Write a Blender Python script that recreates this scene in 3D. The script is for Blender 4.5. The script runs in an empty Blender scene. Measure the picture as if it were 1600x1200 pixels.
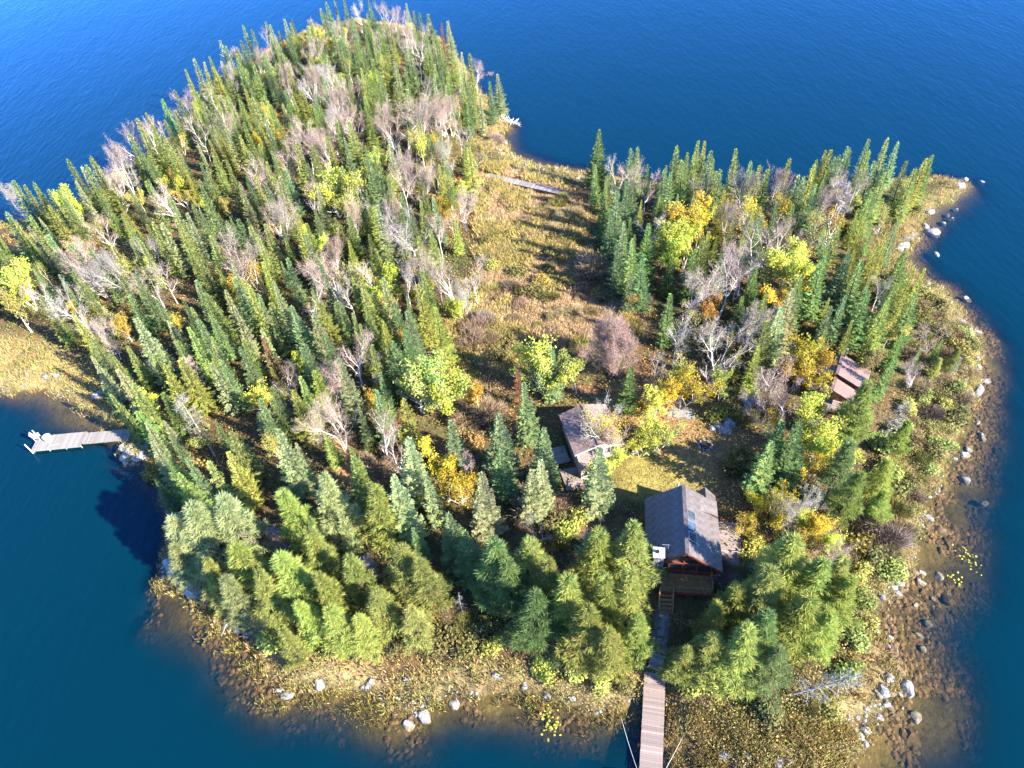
import bpy, math, random
import numpy as np
from mathutils import Vector, Matrix, Quaternion
S = bpy.context.scene
COL = S.collection
rng = np.random.default_rng(7)
random.seed(7)
R_ = math.radians

# ------------------------------------------------------------------ camera
F_PX, CAM_H = 1111.0, 65.0                       # focal length in photo pixels (1600 wide), height above the lake
def _basis():
    d = np.array([95.0, -1088.0, -F_PX]); up = -d / np.linalg.norm(d)
    fw = np.array([0, 0, -1.0]); hy = fw - up * fw.dot(up); hy /= np.linalg.norm(hy)
    return np.array([np.cross(hy, up), hy, up])
CAMR = _basis()
cam_d = bpy.data.cameras.new('camera'); cam = bpy.data.objects.new('camera', cam_d); COL.objects.link(cam)
cam_d.sensor_width = 36.0; cam_d.lens = F_PX / 1600 * 36.0
cam_d.clip_start = 0.5; cam_d.clip_end = 12000
M4 = Matrix.Identity(4)
for i in range(3):
    for j in range(3): M4[i][j] = CAMR[i, j]
M4[2][3] = CAM_H
cam.matrix_world = M4
S.camera = cam
# ------------------------------------------------------------------ light
SUN_AZ, SUN_EL = 123.0, 29.0
world = bpy.data.worlds.new('World'); S.world = world; world.use_nodes = True
wn = world.node_tree
sky = wn.nodes.new('ShaderNodeTexSky'); sky.sky_type = 'NISHITA'; sky.sun_disc = False
sky.sun_elevation = R_(SUN_EL); sky.sun_rotation = R_(SUN_AZ); sky.altitude = 300
sky.air_density = 0.5; sky.dust_density = 0.0; sky.ozone_density = 10.0
bg = wn.nodes['Background']; wn.links.new(sky.outputs[0], bg.inputs[0]); bg.inputs[1].default_value = 0.15
sun_d = bpy.data.lights.new('sun', 'SUN'); sun_d.energy = 3.9; sun_d.angle = R_(0.53); sun_d.color = (1.0, 0.93, 0.82)
sun = bpy.data.objects.new('sun', sun_d); COL.objects.link(sun)
SUNV = Vector((math.sin(R_(SUN_AZ)) * math.cos(R_(SUN_EL)), math.cos(R_(SUN_AZ)) * math.cos(R_(SUN_EL)), math.sin(R_(SUN_EL))))
sun.rotation_mode = 'QUATERNION'; sun.rotation_quaternion = SUNV.to_track_quat('Z', 'Y'); sun.location = SUNV * 200
S.view_settings.view_transform = 'Standard'; S.view_settings.look = 'None'
S.view_settings.gamma = 1; S.view_settings.use_curve_mapping = False
S.view_settings.exposure = 3.1
S.render.engine = 'CYCLES'
S.cycles.max_bounces = 6; S.cycles.transparent_max_bounces = 8; S.cycles.diffuse_bounces = 2; S.cycles.glossy_bounces = 2
S.cycles.use_denoising = True
try: S.cycles.use_adaptive_sampling = True
except Exception: pass

# ------------------------------------------------------------------ pixel -> world helpers
def at(px, py, z=0.0):
    """Point of the world at height z seen at a pixel of the 1600 x 1200 photograph."""
    r = CAMR @ np.array([(px - 800) / F_PX, -(py - 600) / F_PX, -1.0])
    return np.array([0, 0, CAM_H]) + r * (z - CAM_H) / r[2]
def hashn(ix, iy, s):
    h = (ix.astype(np.int64) * 374761393 + iy.astype(np.int64) * 668265263 + s * 1442695) & 0x7fffffff
    h = ((h ^ (h >> 13)) * 1274126177) & 0x7fffffff
    return ((h ^ (h >> 16)) & 0xffff) / 65535.0
def vn(x, y, sc, s=0):
    x = np.asarray(x, float) / sc; y = np.asarray(y, float) / sc
    ix = np.floor(x); iy = np.floor(y); fx = x - ix; fy = y - iy
    fx = fx * fx * (3 - 2 * fx); fy = fy * fy * (3 - 2 * fy)
    a = hashn(ix, iy, s); b = hashn(ix + 1, iy, s); c = hashn(ix, iy + 1, s); d = hashn(ix + 1, iy + 1, s)
    return (a * (1 - fx) + b * fx) * (1 - fy) + (c * (1 - fx) + d * fx) * fy

# ------------------------------------------------------------------ shoreline and terrain heights
# (photo pixel on the water plane, slope of the lake bed there)
SHORE = [(-160, 590, .3), (-60, 612, .3), (0, 606, .3), (60, 608, .25), (105, 622, .2), (128, 640, .2), (150, 652, .22), (172, 668, .3), (190, 684, .45),
 (186, 706, .6), (205, 722, .5), (228, 722, .25), (246, 745, .3), (268, 790, .7), (262, 850, .7), (256, 905, .5), (272, 922, .2), (322, 940, .17),
 (352, 978, .2), (385, 1000, .2), (408, 1040, .2), (440, 1072, .2), (520, 1078, .2), (600, 1094, .2), (650, 1106, .19), (700, 1080, .2), (770, 1084, .2),
 (850, 1092, .2), (915, 1104, .2), (980, 1108, .22), (1000, 1092, .2), (1022, 1082, .2), (1044, 1100, .12), (1060, 1140, .1), (1110, 1172, .09), (1170, 1205, .08), (1260, 1215, .08),
 (1310, 1180, .08), (1345, 1140, .09), (1378, 1100, .09), (1392, 1060, .09), (1374, 1000, .085), (1360, 965, .08), (1378, 935, .085), (1402, 905, .09),
 (1432, 870, .1), (1442, 820, .1), (1440, 780, .11), (1470, 735, .13), (1492, 700, .14), (1508, 650, .16), (1524, 610, .2), (1530, 565, .2), (1524, 528, .2),
 (1500, 490, .2), (1468, 455, .2), (1432, 440, .22), (1408, 395, .25), (1440, 352, .2), (1466, 318, .2), (1500, 300, .22), (1508, 289, .3), (1480, 283, .4),
 (1450, 276, .4), (1400, 286, .4), (1300, 302, .4), (1200, 304, .4), (1100, 296, .4), (1000, 286, .4), (940, 276, .3), (880, 268, .25), (830, 258, .22),
 (796, 240, .25), (782, 215, .25), (792, 196, .3), (772, 180, .4), (742, 135, .4), (716, 95, .4), (690, 64, .4), (640, 46, .4), (560, 28, .4), (490, 44, .4),
 (430, 74, .4), (388, 100, .4), (318, 140, .4), (280, 208, .4), (240, 236, .4), (190, 268, .4), (140, 312, .4), (60, 342, .4), (0, 346, .4), (-90, 372, .4), (-200, 430, .4), (-230, 520, .3)]
SP = np.array([at(p[0], p[1])[:2] for p in SHORE]); SK = np.array([p[2] for p in SHORE])
def shore_sd(x, y):
    """Signed distance to the shore (positive on land) and the bed slope of the closest bit of shore."""
    x = np.asarray(x, float).ravel(); y = np.asarray(y, float).ravel()
    best = np.full(x.shape, 1e9); kk = np.zeros(x.shape); ins = np.zeros(x.shape, bool)
    n = len(SP)
    for i in range(n):
        a, b = SP[i], SP[(i + 1) % n]; ab = b - a
        t = np.clip(((x - a[0]) * ab[0] + (y - a[1]) * ab[1]) / ab.dot(ab), 0, 1)
        d = (x - a[0] - t * ab[0]) ** 2 + (y - a[1] - t * ab[1]) ** 2
        m = d < best; best[m] = d[m]; kk[m] = (SK[i] * (1 - t) + SK[(i + 1) % n] * t)[m]
        c = ((a[1] > y) != (b[1] > y))
        with np.errstate(divide='ignore', invalid='ignore'):
            xi = a[0] + (y - a[1]) / (ab[1] if ab[1] != 0 else 1e-9) * ab[0]
        ins ^= c & (x < xi)
    d = np.sqrt(best) + 0
    d = np.where(ins, d, -d)
    d = d + (vn(x, y, 2.6, 3) - .5) * 1.3 + (vn(x, y, .9, 4) - .5) * .5
    return d, kk
def height_of(d, k, x, y):
    land = 0.12 + 2.3 * (1 - np.exp(-np.maximum(d, 0) / 11)) + np.clip(d, 0, 1) * ((vn(x, y, 7, 11) - .5) * .7 + (vn(x, y, 1.7, 12) - .5) * .22)
    bed = -(1.15 * k * np.maximum(-d, 0) + 0.012 * np.maximum(-d, 0) ** 2 * .5) + .12 * np.clip(1 + d * 2.5, 0, 1) + (vn(x, y, 3.1, 14) - .5) * .25 * np.clip(-d / 3, 0, 1)
    return np.where(d > 0, land, np.maximum(bed, -9.0))
def axis(a, b, st, far):
    c = np.arange(a, b + st * .5, st)
    return np.concatenate([-np.array(far)[::-1] + a, c, np.array(far) + b])
GX = axis(-150, 130, 0.8, [4, 12, 30, 80, 200, 600, 2500]); GY = axis(-12, 232, 0.8, [4, 12, 30, 80, 200, 600, 2500])
XX, YY = np.meshgrid(GX, GY)
SD, KK = shore_sd(XX, YY)
HH = height_of(SD, KK, XX.ravel(), YY.ravel())
SD = SD.reshape(XX.shape); HH = HH.reshape(XX.shape)
def samp(A, x, y):
    x = np.asarray(x, float); y = np.asarray(y, float)
    i = np.clip(np.searchsorted(GX, x) - 1, 0, len(GX) - 2); j = np.clip(np.searchsorted(GY, y) - 1, 0, len(GY) - 2)
    fx = (x - GX[i]) / (GX[i + 1] - GX[i]); fy = (y - GY[j]) / (GY[j + 1] - GY[j])
    return (A[j, i] * (1 - fx) + A[j, i + 1] * fx) * (1 - fy) + (A[j + 1, i] * (1 - fx) + A[j + 1, i + 1] * fx) * fy
def gz(x, y): return float(samp(HH, x, y))
def ground(px, py, up=0.0):
    """World point on the terrain (plus a height) seen at a photo pixel."""
    z = 1.0
    for _ in range(8):
        p = at(px, py, z + up); z = max(gz(p[0], p[1]), -1.5)
    return np.array([p[0], p[1], z])

# ------------------------------------------------------------------ mesh and material helpers
def new_mesh(name, V, F, mat=None, attrs=None, smooth=False, mats=None, midx=None):
    me = bpy.data.meshes.new(name)
    V = np.asarray(V, np.float32); me.vertices.add(len(V)); me.vertices.foreach_set('co', V.ravel())
    if isinstance(F, np.ndarray):
        k = F.shape[1]; n = len(F); me.loops.add(n * k); me.loops.foreach_set('vertex_index', F.astype(np.int32).ravel())
        me.polygons.add(n); me.polygons.foreach_set('loop_start', np.arange(0, n * k, k, dtype=np.int32))
    else:
        n = len(F); flat = [i for f in F for i in f]; st = np.cumsum([0] + [len(f) for f in F[:-1]])
        me.loops.add(len(flat)); me.loops.foreach_set('vertex_index', np.array(flat, np.int32))
        me.polygons.add(n); me.polygons.foreach_set('loop_start', np.array(st, np.int32))
    me.update(calc_edges=True)
    for k, a in (attrs or {}).items():
        a = np.asarray(a, np.float32)
        at_ = me.attributes.new(k, 'FLOAT_COLOR' if a.ndim == 2 else 'FLOAT', 'POINT')
        at_.data.foreach_set('color' if a.ndim == 2 else 'value', a.ravel())
    if mat: me.materials.append(mat)
    me.polygons.foreach_set('use_smooth', np.full(n, bool(smooth)))
    return me
def obj(name, me, parent=None, loc=(0, 0, 0), rot=(0, 0, 0), scale=(1, 1, 1)):
    o = bpy.data.objects.new(name, me); COL.objects.link(o)
    o.location = loc; o.rotation_euler = rot; o.scale = scale
    if parent: o.parent = parent
    return o
def tag(o, label, cat, group=None, kind=None):
    if label: o['label'] = label
    if cat: o['category'] = cat
    if group: o['group'] = group
    if kind: o['kind'] = kind
    return o
class MB:
    """Collects boxes, tubes and polygons for one mesh."""
    def __init__(s): s.V = []; s.F = []; s.T = []
    def add(s, vs, fs, t=None):
        b = len(s.V); s.V += [tuple(v) for v in vs]; s.F += [tuple(i + b for i in f) for f in fs]
        t = random.random() if t is None else t; s.T += [t] * len(vs); return s
    def box(s, c, d, rz=0.0, M=None, t=None):
        hx, hy, hz = d[0] / 2, d[1] / 2, d[2] / 2
        vs = [(x * hx, y * hy, z * hz) for z in (-1, 1) for y in (-1, 1) for x in (-1, 1)]
        if M is None: M = Matrix.Translation(c) @ Matrix.Rotation(rz, 4, 'Z')
        vs = [tuple(M @ Vector(v)) for v in vs]
        return s.add(vs, [(0, 2, 3, 1), (4, 5, 7, 6), (0, 1, 5, 4), (2, 6, 7, 3), (0, 4, 6, 2), (1, 3, 7, 5)], t)
    def beam(s, a, b, w, h, t=None, up=(0, 0, 1)):
        a, b = Vector(a), Vector(b); d = b - a; L = d.length; d.normalize()
        u = Vector(up); x = d.cross(u)
        if x.length < 1e-4: x = d.cross(Vector((1, 0, 0)))
        x.normalize(); u = x.cross(d)
        M = Matrix(((x.x, d.x, u.x, 0), (x.y, d.y, u.y, 0), (x.z, d.z, u.z, 0), (0, 0, 0, 1))); M.translation = (a + b) / 2
        return s.box(None, (w, L, h), M=M, t=t)
    def tube(s, pts, rad, n=6, t=None, cap=True):
        b = []; prev = None
        for i, p in enumerate(pts):
            p = Vector(p); q = Vector(pts[min(i + 1, len(pts) - 1)]) - Vector(pts[max(i - 1, 0)])
            q = q.normalized() if q.length > 1e-6 else Vector((0, 0, 1))
            x = q.cross(Vector((0.31, 0.77, 0.13)) if abs(q.z) > .9 else Vector((0, 0, 1))).normalized(); y = q.cross(x)
            r = rad[i] if hasattr(rad, '__len__') else rad
            b += [p + (x * math.cos(2 * math.pi * k / n) + y * math.sin(2 * math.pi * k / n)) * r for k in range(n)]
        fs = [(i * n + k, i * n + (k + 1) % n, (i + 1) * n + (k + 1) % n, (i + 1) * n + k) for i in range(len(pts) - 1) for k in range(n)]
        if cap: fs += [tuple(range(n))[::-1], tuple(range((len(pts) - 1) * n, len(pts) * n))]
        return s.add(b, fs, t)
    def mesh(s, name, mat, smooth=False): return new_mesh(name, s.V, s.F, mat, {'t': np.array(s.T)}, smooth)
    def build(s, name, mat, parent=None, smooth=False, **k): return obj(name, s.mesh(name, mat, smooth), parent, **k)

def nodes(name):
    m = bpy.data.materials.new(name); m.use_nodes = True; nt = m.node_tree; nt.nodes.clear()
    out = nt.nodes.new('ShaderNodeOutputMaterial'); return m, nt, out
def N(nt, typ, **kw):
    n = nt.nodes.new('ShaderNode' + typ)
    for k, v in kw.items():
        if k.startswith('i_'): n.inputs[k[2:].replace('_', ' ')].default_value = v
        else: setattr(n, k, v)
    return n
def mathn(nt, op, a, b=None):
    n = nt.nodes.new('ShaderNodeMath'); n.operation = op
    for i, v in enumerate((a, b)):
        if v is None: continue
        if isinstance(v, (int, float)): n.inputs[i].default_value = v
        else: nt.links.new(v, n.inputs[i])
    return n.outputs[0]
def maprange(nt, v, lo, hi, a=0.0, b=1.0):
    n = nt.nodes.new('ShaderNodeMapRange'); nt.links.new(v, n.inputs[0])
    for i, q in zip((1, 2, 3, 4), (a, b, lo, hi)): n.inputs[i].default_value = q
    return n.outputs[0]
def scale_col(nt, col, fac):
    n = nt.nodes.new('ShaderNodeVectorMath'); n.operation = 'SCALE'
    nt.links.new(col, n.inputs[0])
    if isinstance(fac, (int, float)): n.inputs['Scale'].default_value = fac
    else: nt.links.new(fac, n.inputs['Scale'])
    return n.outputs[0]
def ocoord(nt): return nt.nodes.new('ShaderNodeTexCoord').outputs['Object']
def noise(nt, sc, det=3.0, vec=None, rough=.55):
    n = nt.nodes.new('ShaderNodeTexNoise'); n.inputs['Scale'].default_value = sc; n.inputs['Detail'].default_value = det; n.inputs['Roughness'].default_value = rough
    if vec is not None: nt.links.new(vec, n.inputs['Vector'])
    return n.outputs['Fac']
def attr(nt, name, out='Fac'):
    n = nt.nodes.new('ShaderNodeAttribute'); n.attribute_name = name; return n.outputs[out]

def leaf_mat(name, trans=0.3, lo=.62, hi=1.38):
    """Foliage: the object's own colour, varied spray by spray, partly translucent."""
    m, nt, out = nodes(name)
    oi = nt.nodes.new('ShaderNodeObjectInfo')
    c = scale_col(nt, oi.outputs['Color'], maprange(nt, attr(nt, 't'), lo, hi))
    hs = N(nt, 'HueSaturation'); nt.links.new(c, hs.inputs['Color'])
    nt.links.new(maprange(nt, attr(nt, 't2'), .475, .525), hs.inputs['Hue'])
    nt.links.new(maprange(nt, oi.outputs['Random'], .8, 1.2), hs.inputs['Value'])
    c = hs.outputs[0]
    d = N(nt, 'BsdfDiffuse'); nt.links.new(c, d.inputs[0])
    tr = N(nt, 'BsdfTranslucent'); nt.links.new(scale_col(nt, c, 1.1), tr.inputs[0])
    mx = nt.nodes.new('ShaderNodeMixShader'); mx.inputs[0].default_value = trans
    nt.links.new(d.outputs[0], mx.inputs[1]); nt.links.new(tr.outputs[0], mx.inputs[2]); nt.links.new(mx.outputs[0], out.inputs[0])
    return m
def plain(name, col, rough=.8, var=.25, nsc=3.0, stretch=None, metal=0.0, bump=0.0, tv=.3, col2=None, spec=.3, K=.42):
    """A solid surface: base colour with noise variation plus piece-by-piece variation from the attribute t."""
    col = tuple(c * K for c in col); col2 = col2 and tuple(c * K for c in col2)
    m, nt, out = nodes(name)
    p = N(nt, 'BsdfPrincipled'); p.inputs['Roughness'].default_value = rough; p.inputs['Metallic'].default_value = metal
    p.inputs['Specular IOR Level'].default_value = spec
    oc = ocoord(nt)
    if stretch:
        mp = nt.nodes.new('ShaderNodeMapping'); mp.inputs['Scale'].default_value = stretch; nt.links.new(oc, mp.inputs[0]); oc = mp.outputs[0]
    nf = noise(nt, nsc, 5, oc)
    mix = nt.nodes.new('ShaderNodeMix'); mix.data_type = 'RGBA'
    nt.links.new(maprange(nt, nf, 0, 1, .35, .65), mix.inputs[0])
    c2 = col2 or tuple(c * (1 - var) for c in col)
    c1 = col if col2 else tuple(min(1, c * (1 + var)) for c in col)
    mix.inputs[6].default_value = (*c1, 1); mix.inputs[7].default_value = (*c2, 1)
    oi = nt.nodes.new('ShaderNodeObjectInfo')
    f = mathn(nt, 'MULTIPLY', maprange(nt, attr(nt, 't'), 1 - tv, 1 + tv), maprange(nt, oi.outputs['Random'], 1 - tv, 1 + tv))
    c = scale_col(nt, mix.outputs[2], f); nt.links.new(c, p.inputs['Base Color'])
    if bump:
        b = N(nt, 'Bump'); b.inputs['Strength'].default_value = bump; b.inputs['Distance'].default_value = .05
        nt.links.new(noise(nt, nsc * 3, 4, oc), b.inputs['Height']); nt.links.new(b.outputs[0], p.inputs['Normal'])
    nt.links.new(p.outputs[0], out.inputs[0]); return m
def vcol_mat(name, trans=0.25):
    m, nt, out = nodes(name)
    c = attr(nt, 'Col', 'Color')
    d = N(nt, 'BsdfDiffuse'); nt.links.new(c, d.inputs[0]); tr = N(nt, 'BsdfTranslucent'); nt.links.new(c, tr.inputs[0])
    mx = nt.nodes.new('ShaderNodeMixShader'); mx.inputs[0].default_value = trans
    nt.links.new(d.outputs[0], mx.inputs[1]); nt.links.new(tr.outputs[0], mx.inputs[2]); nt.links.new(mx.outputs[0], out.inputs[0]); return m

# ------------------------------------------------------------------ terrain sheet (island and lake bed in one)
def poly_mask(pts, x, y, soft=1.5):
    """Soft 0..1 mask of a polygon given in photo pixels, for world points."""
    P = np.array([ground(*p)[:2] for p in pts]); x = np.asarray(x).ravel(); y = np.asarray(y).ravel()
    ins = np.zeros(x.shape, bool); best = np.full(x.shape, 1e9)
    for i in range(len(P)):
        a, b = P[i], P[(i + 1) % len(P)]; ab = b - a
        t = np.clip(((x - a[0]) * ab[0] + (y - a[1]) * ab[1]) / ab.dot(ab), 0, 1)
        best = np.minimum(best, (x - a[0] - t * ab[0]) ** 2 + (y - a[1] - t * ab[1]) ** 2)
        c = ((a[1] > y) != (b[1] > y)); ins ^= c & (x < a[0] + (y - a[1]) / (ab[1] if ab[1] else 1e-9) * ab[0])
    d = np.sqrt(best); return np.clip(.5 + np.where(ins, d, -d) / soft, 0, 1)
MEADOW = [(752, 262), (800, 262), (872, 292), (905, 330), (905, 400), (950, 430), (1000, 470), (1000, 520), (930, 520), (870, 545), (790, 600), (720, 600), (690, 560), (680, 500), (720, 470), (760, 420), (750, 340)]
LAWN = [(952, 722), (1000, 700), (1060, 700), (1110, 720), (1110, 765), (1060, 770), (990, 775), (960, 765)]
CLEAR = [(516, 690), (530, 680), (560, 720), (580, 770), (560, 772), (525, 730)]
PATHP = [(1024, 905), (1052, 905), (1048, 960), (1042, 1040), (1018, 1040), (1022, 960)]
YARD = [(950, 600), (1060, 630), (1130, 640), (1180, 700), (1200, 760), (1180, 900), (1160, 800), (1110, 760), (1000, 690), (900, 640)]
BANK = [(1400, 430), (1440, 440), (1530, 560), (1500, 700), (1440, 790), (1430, 860), (1380, 920), (1340, 900), (1330, 800), (1400, 700), (1420, 600), (1440, 520)]
LEFTREED = [(-90, 540), (0, 528), (60, 535), (110, 560), (140, 600), (130, 640), (60, 606), (-80, 610)]
xf, yf = XX.ravel(), YY.ravel(); sdf = SD.ravel()
def lerp(a, b, t): return a * (1 - t[:, None]) + np.array(b) * t[:, None]
n1 = vn(xf, yf, 4, 21); n2 = vn(xf, yf, 1.3, 22)
gc = lerp(np.tile([.085, .062, .03], (len(xf), 1)), (.15, .085, .04), np.clip(n1 * 1.6 - .5, 0, 1))          # forest floor: litter and moss
gc = lerp(gc, (.06, .075, .022), np.clip(n2 * 1.8 - .9, 0, 1))
mm = poly_mask(MEADOW, xf, yf, 4)
gc = lerp(gc, (.33, .22, .10), mm * .85); gc = lerp(gc, (.17, .15, .05), mm * np.clip(vn(xf, yf, 5, 23) * 2 - .9, 0, 1) * .8)
gc = lerp(gc, (.24, .20, .055), poly_mask(LAWN, xf, yf, 3) * .9); gc = lerp(gc, (.42, .23, .10), poly_mask(CLEAR, xf, yf, 1.5))
gc = lerp(gc, (.27, .16, .07), poly_mask(YARD, xf, yf, 4) * .7)
gc = lerp(gc, (.30, .22, .09), np.maximum(poly_mask(BANK, xf, yf, 4), poly_mask(LEFTREED, xf, yf, 3)) * .8)
gc = lerp(gc, (.31, .24, .11), np.clip(1 - np.abs(sdf - 1.2) / 2.0, 0, 1) * .7)
lake = np.clip(.6 - sdf * 1.5, 0, 1)
bedc = lerp(np.tile([.105, .084, .034], (len(xf), 1)), (.06, .049, .025), np.clip(vn(xf, yf, 2.2, 24) * 1.7 - .35, 0, 1))
gc = gc * (1 - lake[:, None]) + bedc * lake[:, None]
gc = gc * .72
gm, nt, out = nodes('terrain_ground')
p = N(nt, 'BsdfPrincipled'); p.inputs['Roughness'].default_value = .95; p.inputs['Specular IOR Level'].default_value = .1
oc = ocoord(nt)
f = mathn(nt, 'MULTIPLY', maprange(nt, noise(nt, 1.9, 6, oc, .7), .45, 1.55, .25, .75), maprange(nt, noise(nt, .35, 3, oc), .75, 1.25, .3, .7))
nt.links.new(scale_col(nt, attr(nt, 'Col', 'Color'), f), p.inputs['Base Color'])
b = N(nt, 'Bump'); b.inputs['Strength'].default_value = .7; b.inputs['Distance'].default_value = .25
nt.links.new(noise(nt, 2.6, 6, oc, .65), b.inputs['Height']); nt.links.new(b.outputs[0], p.inputs['Normal']); nt.links.new(p.outputs[0], out.inputs[0])
nx, ny = len(GX), len(GY)
ii = (np.arange(ny - 1)[:, None] * nx + np.arange(nx - 1)[None]).ravel()
QF = np.stack([ii, ii + 1, ii + nx + 1, ii + nx], 1)
tag(obj('terrain', new_mesh('terrain', np.stack([xf, yf, HH.ravel()], 1), QF, gm, {'Col': np.c_[gc, np.ones(len(gc))]}, smooth=True)),
    'forest floor, brushy meadow and brown lake bed of the island', None, kind='structure')

# ------------------------------------------------------------------ water: turbid with depth, clear over the shallows
wm, nt, out = nodes('lake_water')
dep = attr(nt, 'depth')
fac = mathn(nt, 'SUBTRACT', 1.0, mathn(nt, 'POWER', 2.718, mathn(nt, 'MULTIPLY', mathn(nt, 'MULTIPLY', dep, dep), -1.05)))
tr = N(nt, 'BsdfTransparent'); tr.inputs[0].default_value = (.95, .9, .72, 1)
df = N(nt, 'BsdfDiffuse'); df.inputs[0].default_value = (.0001, .0122, .0205, 1)
mx = nt.nodes.new('ShaderNodeMixShader'); nt.links.new(fac, mx.inputs[0]); nt.links.new(tr.outputs[0], mx.inputs[1]); nt.links.new(df.outputs[0], mx.inputs[2])
gl = N(nt, 'BsdfGlossy'); gl.inputs['Roughness'].default_value = .1; gl.inputs[0].default_value = (.38, .62, .82, 1)
oc = ocoord(nt)
mp = nt.nodes.new('ShaderNodeMapping'); mp.inputs['Rotation'].default_value = (0, 0, R_(35)); mp.inputs['Scale'].default_value = (1, .33, 1); nt.links.new(oc, mp.inputs[0])
h1 = noise(nt, 1.05, 4, mp.outputs[0], .6); h2 = noise(nt, .22, 2, mp.outputs[0])
hh = mathn(nt, 'ADD', mathn(nt, 'MULTIPLY', h1, .55), mathn(nt, 'MULTIPLY', h2, .5))
b = N(nt, 'Bump'); b.inputs['Strength'].default_value = .32; b.inputs['Distance'].default_value = .5; nt.links.new(hh, b.inputs['Height'])
fr = N(nt, 'Fresnel'); geo = nt.nodes.new('ShaderNodeNewGeometry')
nt.links.new(maprange(nt, geo.outputs['Backfacing'], 1.333, .75), fr.inputs[0])      # the node inverts it below the surface
for q in (gl, fr): nt.links.new(b.outputs[0], q.inputs['Normal'])
mx2 = nt.nodes.new('ShaderNodeMixShader'); nt.links.new(fr.outputs[0], mx2.inputs[0]); nt.links.new(mx.outputs[0], mx2.inputs[1]); nt.links.new(gl.outputs[0], mx2.inputs[2])
nt.links.new(mx2.outputs[0], out.inputs[0])
near = SD.ravel() < 1.5
keep = near[QF].any(1); used = np.unique(QF[keep]); remap = np.full(nx * ny, -1); remap[used] = np.arange(len(used))
tag(obj('lake_water', new_mesh('lake_water', np.stack([xf, yf, np.zeros(len(xf))], 1)[used], remap[QF[keep]], wm, {'depth': np.maximum(-HH.ravel(), 0)[used]}, smooth=True)),
    'deep blue rippled lake, brown and clear over the shallows', None, kind='structure')
# ------------------------------------------------------------------ plant prototypes
M_NEEDLE = leaf_mat('needle_foliage', .45); M_LEAF = leaf_mat('broad_leaf_foliage', .38, .7, 1.3)
M_TWIG = leaf_mat('bare_twigs', .0, .75, 1.25)
M_BARK = plain('spruce_bark', (.13, .095, .07), .95, .3, 4); M_BIRCH = plain('birch_bark', (.66, .6, .55), .8, .2, 5, col2=(.46, .40, .35), K=.9)
M_GREYWOOD = plain('dead_grey_wood', (.40, .37, .34), .9, .25, 5)
def unit(v): return v / (np.linalg.norm(v) + 1e-9)
class Leaves:
    """Many small kites (needle sprays, leaves, twigs) as one crown mesh with random tints t and t2."""
    def __init__(s): s.P = []; s.T = []; s.T2 = []
    def kite(s, p, d, l, w, nrm, t, t2, mid=.45):
        d = unit(d); x = np.cross(d, nrm); x = unit(x)
        s.P.append((p, p + d * l * mid + x * w * .5, p + d * l, p + d * l * mid - x * w * .5)); s.T.append(t); s.T2.append(t2)
    def mesh(s, name, mat):
        V = np.array(s.P).reshape(-1, 3); F = np.arange(len(V)).reshape(-1, 4)
        return new_mesh(name, V, F, mat, {'t': np.repeat(s.T, 4), 't2': np.repeat(s.T2, 4)})
U = lambda a, b: float(rng.uniform(a, b))
def rdir():
    v = rng.normal(size=3); return unit(v)
def make_spruce(Rb, power=.85, dens=1.0, ragged=.2, droop=.25, spw=.34):
    """10 m conifer: whorls of fans of needle sprays, R = Rb at the base."""
    H = 10.0; L = Leaves(); tk = MB(); tk.tube([(0, 0, -.4), (0, 0, H * .5), (0, 0, H * .985)], [.17, .1, .012], 6)
    z = H * .07
    lob = [U(.8, 1.2) for _ in range(7)]
    while z < H * .965:
        t = z / H; prof = (1 - t) ** power * (.55 + .45 * min(1, t / .12)) * (1 + .12 * math.sin(z * 3.1))
        nb = max(4, int(round((3.2 + 4.2 * (1 - t)) * dens)))
        a0 = U(0, 6.28)
        for k in range(nb):
            a = a0 + 6.283 * k / nb + U(-.25, .25)
            bl = Rb * prof * U(1 - ragged, 1 + ragged) * lob[int(a * 7 / 6.283) % 7] + .12
            el = -droop + .75 * t + U(-.12, .12)
            d = np.array([math.cos(a) * math.cos(el), math.sin(a) * math.cos(el), math.sin(el)])
            side = unit(np.cross(d, [0, 0, 1])); up = np.cross(side, d); p0 = np.array([0, 0, z + U(-.1, .1)])
            ns = max(2, int(bl / .27))
            bt = U(0, 1); b2 = U(0, 1)
            for i in range(ns):
                s = (.22 + .78 * (i + .5) / ns); p = p0 + d * bl * s + np.array([0, 0, .16 * bl * s * s])
                l = (.22 + .36 * bl * (1.08 - s)) * U(.8, 1.2)
                for sg in (-1, 1):
                    ang = U(.6, 1.05)
                    dd = d * math.cos(ang) + side * sg * math.sin(ang) + up * U(-.3, .22)
                    L.kite(p, dd, l, l * spw + .05, up + rdir() * .35, .6 * bt + .4 * U(0, 1), b2)
            L.kite(p0 + d * bl * .7 + np.array([0, 0, .08 * bl]), d + up * .2, bl * .36 + .1, .16, up + rdir() * .3, .5 * bt + .5 * U(.3, 1), b2)
        for k in range(5):
            a = U(0, 6.28); q = np.array([math.cos(a) * .1, math.sin(a) * .1, z + U(0, .2)])
            L.kite(q, np.array([math.cos(a), math.sin(a), U(.3, 1.0)]), min(.6, .25 + .4 * Rb * prof), .2, rdir(), U(.3, 1), U(0, 1))
        z += (.26 + .16 * (1 - t)) / dens ** .5
    for k in range(6):
        a = U(0, 6.28); L.kite(np.array([0, 0, H * U(.94, .965)]), np.array([math.cos(a) * .22, math.sin(a) * .22, 1]), .5, .1, np.array([math.cos(a + 1.5), math.sin(a + 1.5), 0]), U(.3, 1), U(0, 1))
    return [('trunk', tk.mesh('spruce_trunk', M_BARK), 0), ('crown', L.mesh('spruce_crown', M_NEEDLE), 1)], H
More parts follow.
